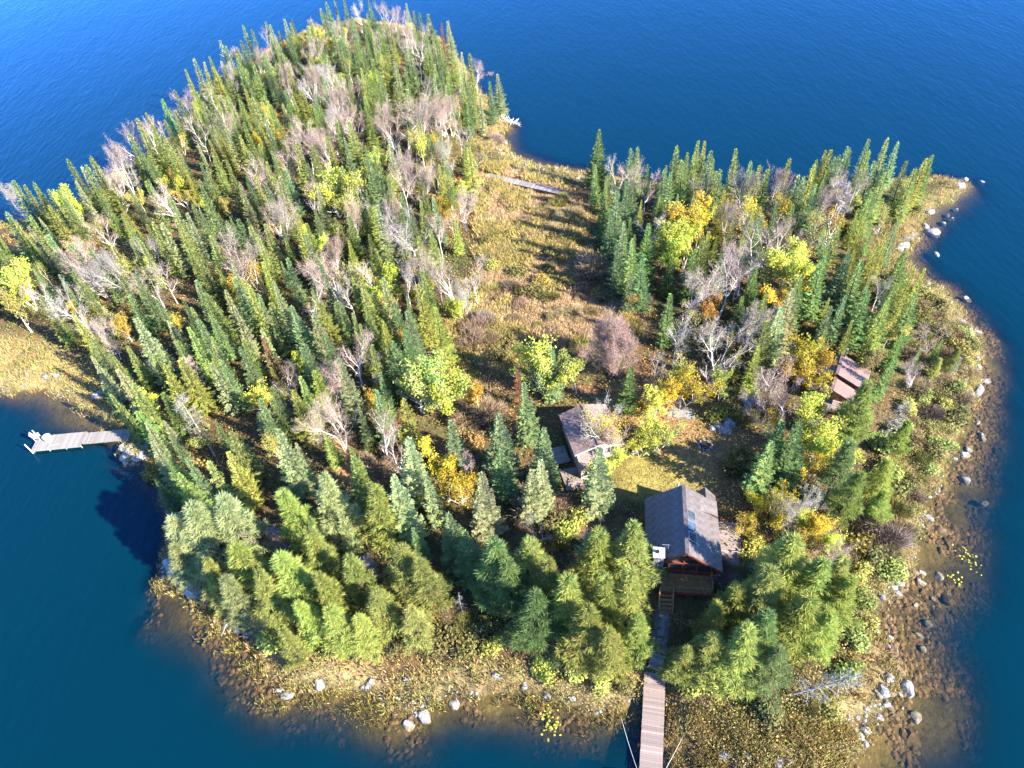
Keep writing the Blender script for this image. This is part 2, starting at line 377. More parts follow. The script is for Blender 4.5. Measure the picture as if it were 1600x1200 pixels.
def make_pine(shape, nbr=80, lean=0.0):
    """10 m broad conifer with loose upswept plumes of needles and gaps between them."""
    H = 10.0; L = Leaves(); tk = MB()
    ax = lambda z: np.array([lean * (z / H) ** 1.5, .1 * math.sin(z * .8), z])
    tk.tube([ax(z) for z in (-.4, 2, 4, 6, 8, 9.6)], [.2, .17, .14, .1, .06, .02], 7)
    for k in range(nbr):
        t = .14 + .84 * ((k + U(0, 1)) / nbr) ** .95; z = H * t; a = k * 2.4 + U(-.5, .5)
        bl = shape(t) * U(.5, 1.3); el = U(-.2, .3) + .5 * t
        d = np.array([math.cos(a) * math.cos(el), math.sin(a) * math.cos(el), math.sin(el)]); p0 = ax(z)
        tip = p0 + d * bl + np.array([0, 0, .12 * bl])
        if bl > .8: tk.tube([p0, p0 + d * bl * .55, tip], [.045, .03, .012], 3, cap=False)
        side = unit(np.cross(d, [0, 0, 1])); up = np.cross(side, d)
        nc = max(2, int(bl / .42)); bt = U(0, 1)
        for i in range(nc):
            s = .3 + .7 * (i + 1) / nc
            for sg in (-1, 0, 1):
                c = p0 + d * bl * s + side * sg * (1.12 - s) * bl * U(.2, .5) + up * U(-.06, .18)
                ct = .5 * bt + .5 * U(0, 1); c2 = U(0, 1)
                for q in range(13):
                    dd = d * U(.2, 1) + side * (sg * .6 + U(-.7, .7)) + up * U(-.45, .55)
                    L.kite(c + rdir() * .14, dd, U(.32, .62), U(.035, .075), rdir(), .6 * ct + .4 * U(0, 1), c2)
    return [('trunk', tk.mesh('pine_trunk', M_BARK), 0), ('crown', L.mesh('pine_crown', M_NEEDLE), 1)], H
def grow(tk, p, d, l, r, lev, ends, spread=.6, nseg=4, upw=.25, split=(2, 3), curve=.22):
    """Recursive limbs; collects (point, direction, level) along the limbs for twigs or leaves."""
    pts = [p]; rs = [r]; q = p
    for i in range(nseg):
        d = unit(d + rdir() * curve * .5 + np.array([0, 0, upw * .35])); q = q + d * l / nseg; pts.append(q); rs.append(r * (1 - .55 * (i + 1) / nseg))
        if lev < 3 or i > 0: ends.append((q, d, lev))
    tk.tube(pts, rs, 5 if lev < 2 else 3, cap=False)
    if lev <= 0: return
    for k in range(random.randint(*split)):
        s = rdir(); s = unit(s - d * s.dot(d)); dd = unit(d + s * spread * U(.6, 1.3))
        grow(tk, q, dd, l * U(.6, .85), rs[-1] * .85, lev - 1, ends, spread, nseg, upw, split, curve)
    for k in range(2):
        i = random.randint(1, nseg); s = rdir(); s = unit(s - d * s.dot(d)); dd = unit(d * .7 + s)
        grow(tk, pts[i], dd, l * U(.4, .65), rs[i] * .6, lev - 2 if lev > 1 else 0, ends, spread, nseg, upw, split, curve)
def make_bare(stems=1, H=10.0, spread=.55, low=.42, tw=4, twl=.85, bark=None):
    """Leafless birch: pale forking stems in a haze of fine twigs."""
    tk = MB(); L = Leaves(); ends = []
    for s in range(stems):
        a = U(0, 6.28); out_ = .0 if stems == 1 else U(.15, .42)
        d = unit(np.array([math.cos(a) * out_ + U(-.08, .08), math.sin(a) * out_ + U(-.08, .08), 1])); l = H * low * U(.85, 1.1)
        grow(tk, np.array([math.cos(a) * .12 * (stems > 1), math.sin(a) * .12 * (stems > 1), -.3]), d, l, (.19 if stems < 3 else .1) * U(.85, 1.1), 3, ends, spread, upw=.3)
    for q, d, lev in ends:
        for k in range(tw if lev < 2 else tw // 4):
            dd = unit(d * .7 + rdir() * .9 + np.array([0, 0, .22])); l = U(.45, 1.1) * twl
            p = q + rdir() * .18; L.kite(p, dd, l, .03, rdir(), U(0, 1), U(0, 1), .3)
            e = p + dd * l * .6
            for j in range(2): L.kite(e, unit(dd + rdir() * .8), l * .6, .022, rdir(), U(0, 1), U(0, 1), .3)
    zmax = max(v[2] for v in tk.V) + .4
    return [('trunk', tk.mesh('birch_trunk', bark or M_BIRCH), 0), ('crown', L.mesh('birch_twigs', M_TWIG), 1)], zmax
def make_leafy(stems=1, n=3400, spread=.6, low=.34, lsz=.24, lev=3, blob=.75, bark=None):
    """Broad-leaved tree: limbs carrying uneven clusters of leaf-sized faces."""
    tk = MB(); L = Leaves(); ends = []
    for s in range(stems):
        a = U(0, 6.28); o_ = 0 if stems == 1 else U(.2, .5)
        grow(tk, np.array([0, 0, -.3]), unit(np.array([math.cos(a) * o_, math.sin(a) * o_, 1])), 10 * low * U(.85, 1.1), .14, lev, ends, spread, upw=.3)
    E_ = [e for e in ends if e[2] < 3 and e[0][2] > 2.0]; random.shuffle(E_); E_ = E_[:150]
    per = max(3, n // max(1, len(E_)))
    for q, d, lv in E_:
        ct = U(0, 1); c2 = U(0, 1); rr = blob * U(.6, 1.25)
        for k in range(per):
            o = rdir() * rr * U(.3, 1) ** .6 * np.array([1, 1, .75]); s = lsz * U(.7, 1.35)
            L.kite(q + o, rdir() + np.array([0, 0, -.2]), s, s * .8, unit(o) + rdir() * .8, .55 * ct + .45 * U(0, 1), c2)
    zmax = max(pp[2][2] for pp in L.P)
    return [('trunk', tk.mesh('leafy_trunk', bark or M_BIRCH), 0), ('crown', L.mesh('leafy_crown', M_LEAF), 1)], zmax
def make_snag(dense=0, H=9.0):
    """Dead conifer: bleached trunk with broken side branches, some with a tangle of fine dead twigs."""
    tk = MB(); L = Leaves()
    tk.tube([(0, 0, -.3), (.1, .05, H * .5), (.05, -.05, H)], [.15, .1, .02], 6)
    for k in range(46 if dense else 26):
        z = H * U(.25, .97); a = U(0, 6.28); l = (.35 + 1.5 * (1 - z / H)) * U(.5, 1.2) + (.5 if dense else 0)
        d = np.array([math.cos(a), math.sin(a), U(-.25, .3)]); p = np.array([.08, 0, z])
        tk.tube([p, p + d * l * .6, p + d * l + np.array([0, 0, U(-.2, .2)])], [.035, .024, .01], 3, cap=False)
        for j in range(30 if dense else 5):
            q = p + d * l * U(.25, 1); L.kite(q, unit(d * .5 + rdir()), U(.25, .75), .035, rdir(), U(0, 1), U(0, 1), .3)
    return [('trunk', tk.mesh('snag_trunk', M_GREYWOOD), 0), ('crown', L.mesh('snag_twigs', M_TWIG), 1)], H
def make_bush(kind, n=900):
    """Shrub about 2 m across: twigs and leaves thrown out from a clump of stems."""
    L = Leaves()
    lob = [(U(-.6, .6), U(-.6, .6), U(.6, 1.1)) for _ in range(6)]
    for k in range(n):
        c = np.array(lob[k % 6]); o = rdir() * U(.2, 1) ** .5 * np.array([.62, .62, .55]); p = c * np.array([1, 1, .6]) + o; p[2] = max(p[2], .05)
        if kind == 'twig': L.kite(p * .8, unit(p * np.array([.8, .8, 1]) + rdir() * .5), U(.25, .55), .02, rdir(), U(0, 1), U(0, 1), .3)
        else: L.kite(p, rdir(), U(.12, .26), U(.1, .2), unit(o) + rdir() * .7, .5 * (k % 6) / 6 + .5 * U(0, 1), U(0, 1))
    return [('crown', L.mesh('bush_crown', M_TWIG if kind == 'twig' else M_LEAF), 1)], 1.6
pr = lambda a, b, c, e: (lambda t: a * (1 - t) ** b * min(1, (t / c)) ** .6 + e)
PROTO = {
 'spruce': [make_spruce(1.3, .9), make_spruce(1.5, .85), make_spruce(1.2, .95, 1.0, .25), make_spruce(1.6, .85, 1.0, .28), make_spruce(1.4, 1.0, 1.1), make_spruce(1.15, .8, .95, .3, .15), make_spruce(1.45, .7, .7, .45, .3), make_spruce(1.0, .6, .75, .5, .2, .3)],
 'fir': [make_spruce(1.75, .95, 1.1, .2, .1, .42), make_spruce(1.95, .9, 1.1, .25, .05, .42), make_spruce(1.6, .85, 1.05, .3, .15, .4)],
 'pine': [make_pine(pr(2.3, 1.0, .12, .12), 88), make_pine(pr(2.0, .95, .16, .12), 82, .4), make_pine(pr(2.6, 1.15, .12, .12), 96, -.3), make_pine(pr(1.75, .9, .16, .12), 80), make_pine(pr(2.2, 1.2, .1, .12), 88, .2)],
 'bare': [make_bare(1), make_bare(2, low=.40), make_bare(1, spread=.7), make_bare(3, spread=.45, low=.44), make_bare(2, spread=.65, low=.36)],
 'clump': [make_bare(9, low=.36, spread=.4, tw=7)],
 'leafy': [make_leafy(1), make_leafy(2, spread=.5), make_leafy(3, low=.3, spread=.55), make_leafy(1, spread=.45, blob=.65)],
 'half': [make_leafy(2, 1100, .5, .36, .2, blob=.9), make_leafy(1, 900, .55, .38, .2, blob=1.0)],
 'snag': [make_snag(0), make_snag(0), make_snag(1)],
 'tangle': [make_snag(1), make_snag(1)],
 'twigbush': [make_bush('twig', 3000), make_bush('twig', 2600)],
 'leafbush': [make_bush('leaf', 1100), make_bush('leaf', 900), make_bush('leaf', 1000)],
}
C_ = dict(  # albedo of the foliage
 sg=(.115, .138, .040), sb=(.100, .136, .056), sd=(.080, .112, .042), sy=(.152, .158, .036), sp=(.158, .172, .080),
 fg=(.088, .132, .040), fb=(.084, .120, .052), pg=(.142, .160, .040), py=(.150, .155, .042), pp=(.150, .158, .070), pd=(.086, .12, .042), gr=(.17, .165, .13),
 yg=(.22, .235, .035), yl=(.36, .28, .03), yo=(.35, .245, .035), yp=(.25, .235, .06), lg=(.15, .18, .04), ol=(.165, .15, .05), orr=(.33, .175, .05), rd=(.24, .105, .055),
 tw=(.205, .155, .12), tp=(.225, .165, .13), tg=(.205, .18, .15), tb=(.17, .12, .08), tt=(.24, .18, .095))
for k_ in ('sg', 'sb', 'sd', 'sy', 'sp', 'fg', 'fb', 'pg', 'py', 'pp', 'pd', 'lg', 'yg'): C_[k_] = tuple(v * 1.6 for v in C_[k_])
HUE = dict(sg='green', sb='blue-green', sd='dark green', sy='yellow-green', sp='pale green', fg='green', fb='blue-green', pg='fresh green', py='yellow-green', pp='pale grey-green', pd='dark green',
 gr='ashy grey', yg='lime yellow', yl='bright yellow', yo='orange-gold', yp='dull yellow', lg='light green', ol='olive', orr='rusty orange', rd='red-brown', tw='pinkish-grey', tp='rosy', tg='silver-grey', tb='brown', tt='straw tan')
NAME = dict(spruce=('spruce_tree', 'spruce'), fir=('fir_tree', 'fir'), pine=('pine_tree', 'pine'), bare=('birch_tree', 'birch'), clump=('birch_tree', 'birch'), leafy=('leafy_tree', 'autumn tree'),
 half=('aspen_tree', 'aspen'), snag=('dead_tree', 'dead tree'), tangle=('dead_tree', 'dead tree'), twigbush=('twiggy_bush', 'bush'), leafbush=('leafy_bush', 'bush'))
THINGS = []       # (root, kind, colour key, x, y, height)
TREES = []        # (x, y, radius) taken spots
def jit(c, a=.14): 
    f = U(1 - a, 1 + a); return tuple(max(0, v * f * U(1 - a * .5, 1 + a * .5)) for v in c)
TRUNK_C = (.5, .5, .5, 1)
def plant(kind, x, y, h, ck, w=None, lean=None, var=None, label=None, z=None):
    """One tree or bush: an Empty (or the single mesh) at its foot, parts sharing mesh data with its kind."""
    parts, H0 = PROTO[kind][random.randrange(len(PROTO[kind])) if var is None else var]
    s = h / H0; sw = s * (w or U(.88, 1.14)); zz = (gz(x, y) if z is None else z) - .05
    nm, cat = NAME[kind]
    rot = Quaternion((0, 0, 1), U(0, 6.28))
    if lean: rot = Quaternion(Vector((-math.sin(lean[0]), math.cos(lean[0]), 0)), lean[1]) @ rot   # leans towards azimuth lean[0] (from +X)
    else: rot = Quaternion((U(-1, 1), U(-1, 1), 0), U(0, .035)) @ rot
    cc = C_[ck]
    if kind == 'leafbush': g_ = sum(cc) / 3; cc = tuple(.62 * v + .3 * g_ * q for v, q in zip(cc, (1.15, 1.0, .5)))     # low bushes are duller than the trees
    col = (*jit(cc), 1)
    root = obj(nm, None) if len(parts) > 1 else obj(nm, parts[0][1])
    root.location = (x, y, zz); root.rotation_mode = 'QUATERNION'; root.rotation_quaternion = rot; root.scale = (sw, sw, s)
    if len(parts) > 1:
        for pn, me, c in parts:
            o = obj(pn, me, root); o.color = col if c else TRUNK_C
    else: root.color = col
    root['category'] = cat
    if label: root['label'] = label
    THINGS.append((root, kind, ck, x, y, h)); return root
def tip(px, py, h):
    """Foot of a plant of height h whose top is seen at a photo pixel."""
    z = 1.5
    for _ in range(8):
        p = at(px, py, z + h); z = max(gz(p[0], p[1]), 0)
    return p[0], p[1]
RAD = dict(spruce=1.0, fir=1.6, pine=2.0, bare=1.3, clump=2.5, leafy=1.8, half=1.4, snag=.9, tangle=1.2, twigbush=1.0, leafbush=1.0)
def hero(kind, lst, ck, h=9.0, **kw):
    for e in lst:
        px, py = e[:2]; hh_ = (e[2] if len(e) > 2 else h * U(.92, 1.08)) * (.94 if kind == 'bare' else 1); c = e[3] if len(e) > 3 else ck
        if isinstance(c, (list, tuple)): c = random.choice(c)
        x, y = tip(px, py, hh_)
        if float(shore_sd([x], [y])[0][0]) < -.3:      # a top over open water: the tree is shorter, its foot at the bank
            for _ in range(12):
                hh_ *= .93; x, y = tip(px, py, hh_)
                if float(shore_sd([x], [y])[0][0]) > -.3: break
        plant(kind, x, y, hh_, c, **({'w': U(.68, .9)} if kind == 'bare' and 'w' not in kw else {'w': U(1.0, 1.5)} if kind == 'pine' else {}), **kw); TREES.append((x, y, RAD[kind] * hh_ / 9))
SPG = ['sg', 'sg', 'sb', 'sy', 'sp', 'sd']
# spruces and firs read off the photograph (tip pixel[, height[, colour]])
hero('spruce', [(18, 281), (37, 288), (50, 283), (54, 290), (73, 295), (104, 246, 10.5), (125, 259), (134, 258), (141, 242, 10.5), (301, 91, 10), (325, 57, 9), (342, 62), (351, 71), (380, 38), (393, 45),
 (414, 34), (421, 37), (443, 30), (454, 28), (319, 108), (330, 92), (306, 143), (257, 187, 8), (318, 158), (372, 155), (338, 170), (383, 106), (394, 101), (383, 138), (392, 138), (486, 162), (481, 190), (380, 190),
 (362, 187), (330, 199), (351, 195), (404, 224), (508, 2), (522, 0), (537, 0), (646, 16), (654, 20), (722, 81), (733, 83), (665, 51), (678, 66), (595, 83), (580, 91), (552, 76), (569, 144), (510, 85),
 (529, 64), (518, 42), (633, 74), (618, 96), (665, 83), (722, 123, 8), (737, 134, 8), (750, 147, 8), (680, 110), (701, 138, 8), (593, 110), (643, 330, 8), (583, 320, 8), (187, 427), (200, 460), (243, 467),
 (293, 510), (307, 497), (350, 453), (377, 540), (347, 563), (330, 567), (360, 673), (110, 423), (410, 407), (447, 400), (423, 473), (597, 433), (580, 537), (617, 533), (490, 577), (467, 587), (630, 623, 8),
 (633, 513), (530, 470), (420, 603), (457, 607), (667, 743, 8.5), (530, 800, 7, 'sp'), (238, 346, 10), (250, 350, 9.5), (301, 318), (290, 333), (262, 305), (340, 338), (352, 343), (372, 340), (386, 352), (400, 365), (412, 350), (260, 500, 7),
 (288, 375, 9), (215, 372, 9), (108, 380), (72, 366), (44, 352), (22, 345), (8, 330)], SPG, 9.0)
hero('spruce', [(997, 227), (988, 230), (1032, 205), (1090, 219), (1101, 220), (1110, 234), (1125, 220), (1141, 224), (1153, 232), (1075, 237), (1083, 237), (1126, 264), (1134, 298), (1176, 250, 8), (1189, 258), (1199, 263), (1234, 247),
 (1270, 222), (1058, 227), (1063, 249), (1069, 251), (1035, 263), (1238, 317), (1189, 337), (1049, 269), (1273, 256), (1292, 235), (1297, 233), (1307, 244), (1313, 239), (1324, 229), (1331, 231), (1339, 220), (1344, 220),
 (1357, 217), (1360, 234), (1366, 251), (1389, 215, 10), (1404, 220), (1385, 268), (1419, 251), (1433, 261), (1370, 295), (1361, 298), (1275, 286), (1250, 271), (1257, 275), (1120, 267), (1133, 300)], ['sg', 'sg', 'sy', 'sb', 'sd'], 8.6)
hero('fir', [(934, 202, 10.5, 'fg'), (1448, 247, 8.5, 'sy'), (1461, 241, 9, 'sg'), (982, 283, 10, 'fb'), (963, 293, 10.5, 'fb'), (955, 330, 9.5, 'fb'), (975, 345, 10, 'fb'), (990, 370, 9.5, 'fg'), (968, 382, 9, 'fb'), (1005, 400, 9, 'fb'), (985, 425, 7, 'fb'), (1012, 350, 9.5, 'fg'), (945, 305, 8.5, 'fg'), (577, 0, 8.5), (669, 21, 9), (700, 32, 9.5, 'sp'), (777, 115, 9, 'sp'), (636, 4, 8, 'sp'),
 (765, 127, 8.5), (443, 263, 9, 'fb'), (573, 247, 9, 'fb'), (590, 267, 8.5, 'fb'), (490, 167, 8.5), (569, 150, 8.5), (490, 490, 9.5, 'sp'), (210, 497, 10.5, 'sp'), (527, 560, 10.5, 'sp'), (433, 670, 11, 'sp'), (637, 687, 10.5, 'sp'),
 (777, 647, 10.5, 'sb'), (820, 597, 10, 'sb'), (847, 670, 9.5, 'sb'), (863, 543, 8.5, 'fb'), (987, 573, 7.5, 'fg'), (1047, 460, 8.5, 'fg'), (830, 733, 8, 'sp'), (848, 716, 9, 'sp'), (937, 697, 10.5, 'sp'), (747, 740, 11, 'sp'),
 (613, 743, 11, 'sp'), (1288, 400, 10, 'fg'), (1323, 395, 10, 'fb'), (1347, 407, 9.5, 'fg'), (1417, 395, 8, 'sg'), (1400, 440, 8.5, 'sg'), (1433, 460, 8, 'fg'), (1360, 453, 9, 'fg'), (1387, 463, 8.5, 'sg'), (1413, 517, 6.5, 'fg'),
 (1292, 513, 7, 'sg'), (1472, 530, 4, 'sg'), (1438, 547, 4, 'fg'), (1160, 463, 6, 'fg'), (1240, 450, 10, 'sp'), (1255, 430, 10, 'sg'), (1200, 500, 9, 'sg'), (1186, 540, 8, 'sy'), (1222, 480, 9, 'sp'), (1085, 390, 9, 'fg'), (1100, 370, 9.5, 'sg'),
 (1347, 626, 6.5, 'fg'), (1222, 655, 10, 'fg'), (1250, 660, 10.5, 'fg'), (1204, 690, 9, 'fg'), (680, 480, 10, 'sy'), (655, 445, 10.5, 'sy'), (253, 613, 8), (700, 655, 8), (785, 700, 8.5, 'sb'), (700, 800, 9, 'fb'), (725, 830, 8.5, 'fb')], ['fg', 'sg', 'fb'], 9)
# pines and cedars of the near shore
hero('fir', [(215, 640, 8), (236, 690, 8), (226, 660, 7), (205, 600, 9), (258, 715, 8.5), (275, 740, 9), (185, 575, 8.5)], ['sg', 'sp', 'fg'])
hero('pine', [(266, 805, 9, 'pp'), (268, 850, 7, 'pp'), (315, 880, 8, 'py'), (350, 905, 8, 'pp'), (300, 795, 10.5, 'pp'), (335, 772, 11, 'pp'), (372, 850, 10, 'py'), (280, 830, 8, 'pp'), (443, 770, 9.5, 'pg'), (507, 750, 10, 'pp'), (580, 760, 10, 'pg'), (483, 827, 9.5, 'pg'), (440, 867, 9, 'pg'), (400, 900, 9, 'py'),
 (583, 925, 7.5, 'pg'), (517, 950, 7.5, 'pg'), (440, 985, 6.5, 'pg'), (545, 870, 9, 'pg'), (620, 860, 9.5, 'pg'), (655, 870, 9.5, 'py'), (500, 900, 8.5, 'pg'), (560, 960, 6, 'pg'), (640, 950, 7, 'py'), (470, 940, 7.5, 'pg'),
 (993, 822, 11, 'py'), (820, 843, 9.5, 'py'), (890, 905, 9.5, 'py'), (860, 880, 9.5, 'pg'), (987, 900, 10.5, 'py'), (953, 985, 8, 'py'), (933, 830, 10, 'pg'), (950, 900, 10, 'pg'), (830, 925, 9, 'pd'), (790, 880, 9, 'pd'), (1000, 960, 8.5, 'py'), (915, 960, 8.5, 'pg'), (770, 850, 10, 'pd'),
 (1122, 945, 6, 'py'), (1160, 920, 7.5, 'pg'), (1095, 992, 6, 'py'), (1167, 990, 9, 'pg'), (1120, 1000, 7.5, 'py'), (1210, 900, 10, 'pg'), (1240, 845, 11, 'pg'), (1285, 880, 10.5, 'pg'), (1320, 870, 9.5, 'py'), (1330, 905, 9, 'lg'),
 (1265, 930, 9.5, 'pg'), (1200, 960, 9, 'pd'), (1215, 1010, 7.5, 'pd'), (1300, 960, 8, 'lg'), (1072, 1010, 6, 'py'),
 (1357, 597, 9.5, 'pg'), (1330, 690, 9, 'pd'), (1340, 740, 8, 'pg'), (1420, 660, 5.5, 'lg'), (1390, 720, 6, 'lg'), (1410, 185, 11, 'gr'), (412, 87, 8, 'sp'), (1500, 545, 4, 'py'), (1470, 560, 4, 'py'), (1385, 770, 5, 'lg')], 'pg', 9)
# leafless birches
hero('bare', [(5, 288, 8), (197, 197, 10), (226, 187, 9.5), (170, 224, 10.5), (162, 268, 9), (143, 328), (112, 362, 10), (221, 364, 8), (281, 133, 9.5), (264, 168, 7), (367, 70, 8), (351, 94, 9), (416, 43, 10), (331, 138, 9.5), (438, 97, 10), (461, 94, 10),
 (483, 101, 10), (475, 64, 9), (399, 72), (301, 182), (470, 177), (449, 205), (533, 28, 9.5), (559, 0), (599, 0), (627, 28, 10), (616, 13), (650, 38), (586, 43), (661, 123), (741, 91, 8), (763, 93, 8), (544, 119), (529, 113), (518, 136), (510, 162),
 (544, 172, 9), (608, 172, 10), (646, 149), (671, 153), (693, 162), (714, 176), (489, 53), (482, 117), (543, 170), (607, 173), (687, 150), (653, 163), (723, 190), (693, 213), (630, 230, 10), (657, 257, 9), (517, 133), (467, 200), (437, 227), (480, 277),
 (423, 305, 10), (510, 367), (587, 300), (607, 310), (680, 333, 8.5), (720, 290, 8.5), (540, 313), (500, 213), (50, 437, 9), (97, 450, 9), (163, 387, 10.5), (147, 497, 8), (240, 400, 9), (225, 420, 8), (367, 365, 10), (352, 385, 9), (480, 443), (513, 400, 9.5), (543, 527), (580, 560, 7),
 (513, 560), (437, 580, 7), (537, 433), (570, 400), (627, 407), (637, 397), (680, 400, 9), (737, 400, 9), (700, 407, 8), (720, 430, 8), (587, 650, 8.5), (613, 693, 7), (720, 707, 6), (385, 240, 9), (395, 250, 9), (410, 275, 9.5), (120, 380, 9.5), (130, 395, 9)], ['tw', 'tp', 'tw', 'tg'], 9)
hero('bare', [(967, 247, 9.5), (1013, 260, 9), (1030, 213, 8.5), (1060, 193, 9.5), (1100, 267), (1020, 327, 9), (1163, 257), (1208, 271), (1228, 264), (1211, 342), (1147, 266), (1145, 308), (1345, 263), (1318, 280, 9), (1291, 290), (1080, 413, 7),
 (1063, 493, 9), (1027, 557, 7), (1443, 567, 5), (1467, 510, 5), (1387, 423, 7), (950, 640, 8), (838, 818, 6.5), (1215, 560, 8), (1190, 590, 8), (1240, 590, 8), (1205, 345, 9), (1230, 350, 8), (1170, 380, 9), (1160, 400, 8), (1245, 785, 7), (1265, 775, 6), (960, 650, 7), (1310, 845, 6), (1275, 640, 7)], ['tw', 'tp', 'tg'], 8.5)
hero('clump', [(967, 495, 9.5)], 'tp', var=0)
# leaning pale birches east of the meadow
def leaner(kind, base, top, h, ck, label, var=0):
    b = ground(*base); z = b[2] + h * .9; p = at(*top, z); dx, dy = p[0] - b[0], p[1] - b[1]
    return plant(kind, b[0], b[1], h, ck, lean=(math.atan2(dy, dx), min(.75, math.atan2(math.hypot(dx, dy), h * .9))), var=var, label=label)
leaner('bare', (1120, 500), (1165, 385), 10, 'tg', 'tall bare white birch leaning over the dark gap east of the meadow', 0)
leaner('bare', (1103, 617), (1158, 508), 9.5, 'tw', 'slanting pale birch over the yellow thicket behind the lawn', 1)
leaner('bare', (1165, 460), (1198, 260), 11, 'tg', 'long thin leaning white birch rising past a narrow yellow aspen', 2)
leaner('snag', (1292, 385), (1330, 280), 9.5, 'tg', 'grey leaning dead tree with feathery top near the far shore', 2)
leaner('tangle', (1377, 690), (1415, 632), 6.5, 'gr', 'ashy feathery dead conifer leaning over the stony bank', 1)
leaner('snag', (1480, 590), (1502, 560), 4.5, 'tb', 'dark thin dead trunk slanting near the stony bank', 0)
leaner('tangle', (1232, 1085), (1360, 1050), 7.5, 'gr', 'grey half dead conifer leaning out over the southern boulders', 0)
leaner('tangle', (337, 713), (272, 608), 9, 'gr', 'bleached dead conifer with a white twig tangle above the small dock', 0)
hero('snag', [(201, 254, 6), (274, 160, 7), (1173, 618, 4), (715, 925, 4.5), (430, 825, 6), (372, 808, 6), (920, 820, 8)], 'tg')
hero('tangle', [(420, 822, 5), (567, 868, 6), (225, 530, 7), (285, 555, 7)], ['gr', 'tp'])
hero('spruce', [(689, 35, 8, 'rd'), (410, 527, 8, 'rd'), (808, 577, 6, 'rd')], 'rd')
# trees in autumn leaf
hero('leafy', [(97, 290, 8, 'yg'), (501, 44, 8, 'yl'), (510, 262, 9, 'yg'), (528, 285, 8, 'yp'), (713, 283, 6, 'yg'), (667, 207, 6, 'yo'), (587, 233, 7, 'lg'), (737, 217, 6, 'yp'), (483, 357, 6, 'yg'), (10, 415, 8, 'yg'), (0, 450, 8, 'yp'), (120, 473, 5, 'yl'),
 (367, 433, 5.5, 'yo'), (213, 613, 5, 'yg'), (667, 555, 9, 'lg'), (640, 565, 8.5, 'lg'), (690, 575, 8, 'yg'), (573, 607, 5, 'yo'), (587, 630, 5, 'yp'), (677, 703, 5.5, 'yl'), (710, 737, 5.5, 'yl'), (695, 720, 4.5, 'yo'), (717, 460, 5, 'yg'), (587, 420, 7, 'yg'), (570, 415, 6, 'yp'),
 (743, 590, 6, 'yo'), (837, 530, 8.5, 'yg'), (850, 560, 6.5, 'lg'), (900, 548, 7, 'lg'), (1047, 590, 6, 'yl'), (1030, 605, 5.5, 'yg'), (1073, 578, 6.5, 'yl'), (1060, 560, 6, 'yp'), (1017, 650, 6, 'yg'), (1030, 665, 5, 'lg'), (1003, 672, 4.5, 'yg'), (1133, 580, 5, 'lg'), (1120, 460, 6, 'orr'), (1113, 480, 5, 'yo'),
 (1090, 303, 9, 'yo'), (1098, 320, 8.5, 'yl'), (1063, 318, 7, 'orr'), (1040, 345, 8, 'yg'), (1062, 350, 8, 'yg'), (1078, 345, 8, 'yg'), (1050, 370, 7, 'yg'), (1180, 315, 7, 'yl'), (1243, 375, 9, 'yg'), (1250, 395, 8, 'yg'), (1225, 430, 6.5, 'yo'), (1263, 525, 7.5, 'yl'), (1258, 540, 7, 'yo'),
 (1290, 617, 6, 'yp'), (1273, 645, 8, 'yg'), (1290, 655, 7, 'yg'), (1283, 700, 5, 'yl'), (1400, 497, 5, 'yp'), (1147, 700, 4, 'ol'), (1225, 780, 5, 'yl'), (1260, 790, 4.5, 'yg'), (1200, 770, 4, 'yl'), (1290, 800, 5, 'yl'), (1310, 830, 4, 'yg'), (838, 850, 3.5, 'yo'), (943, 705, 5, 'yg'), (1190, 250, 5, 'yp'), (1330, 300, 5, 'yp'),
 (1175, 800, 3.5, 'yo'), (1270, 820, 4, 'yo')], 'yg')
hero('half', [(940, 640, 8, 'yo'), (958, 655, 7, 'yo'), (690, 150, 7, 'orr'), (700, 160, 7, 'yo'), (1230, 300, 7, 'yl'), (1270, 345, 7, 'yp'), (985, 455, 4, 'orr'), (1060, 470, 6, 'yp'), (1280, 320, 7, 'yp'), (330, 225, 6, 'orr'), (560, 395, 7, 'yp'), (420, 330, 6, 'yo'), (450, 240, 7, 'yp'),
 (640, 190, 8, 'yp'), (655, 210, 7, 'yg'), (675, 245, 7, 'yo'), (700, 270, 7, 'yp'), (610, 270, 7, 'yg'), (560, 280, 7, 'yp'), (1205, 605, 6, 'orr'), (1215, 640, 5, 'yo')], 'yp')
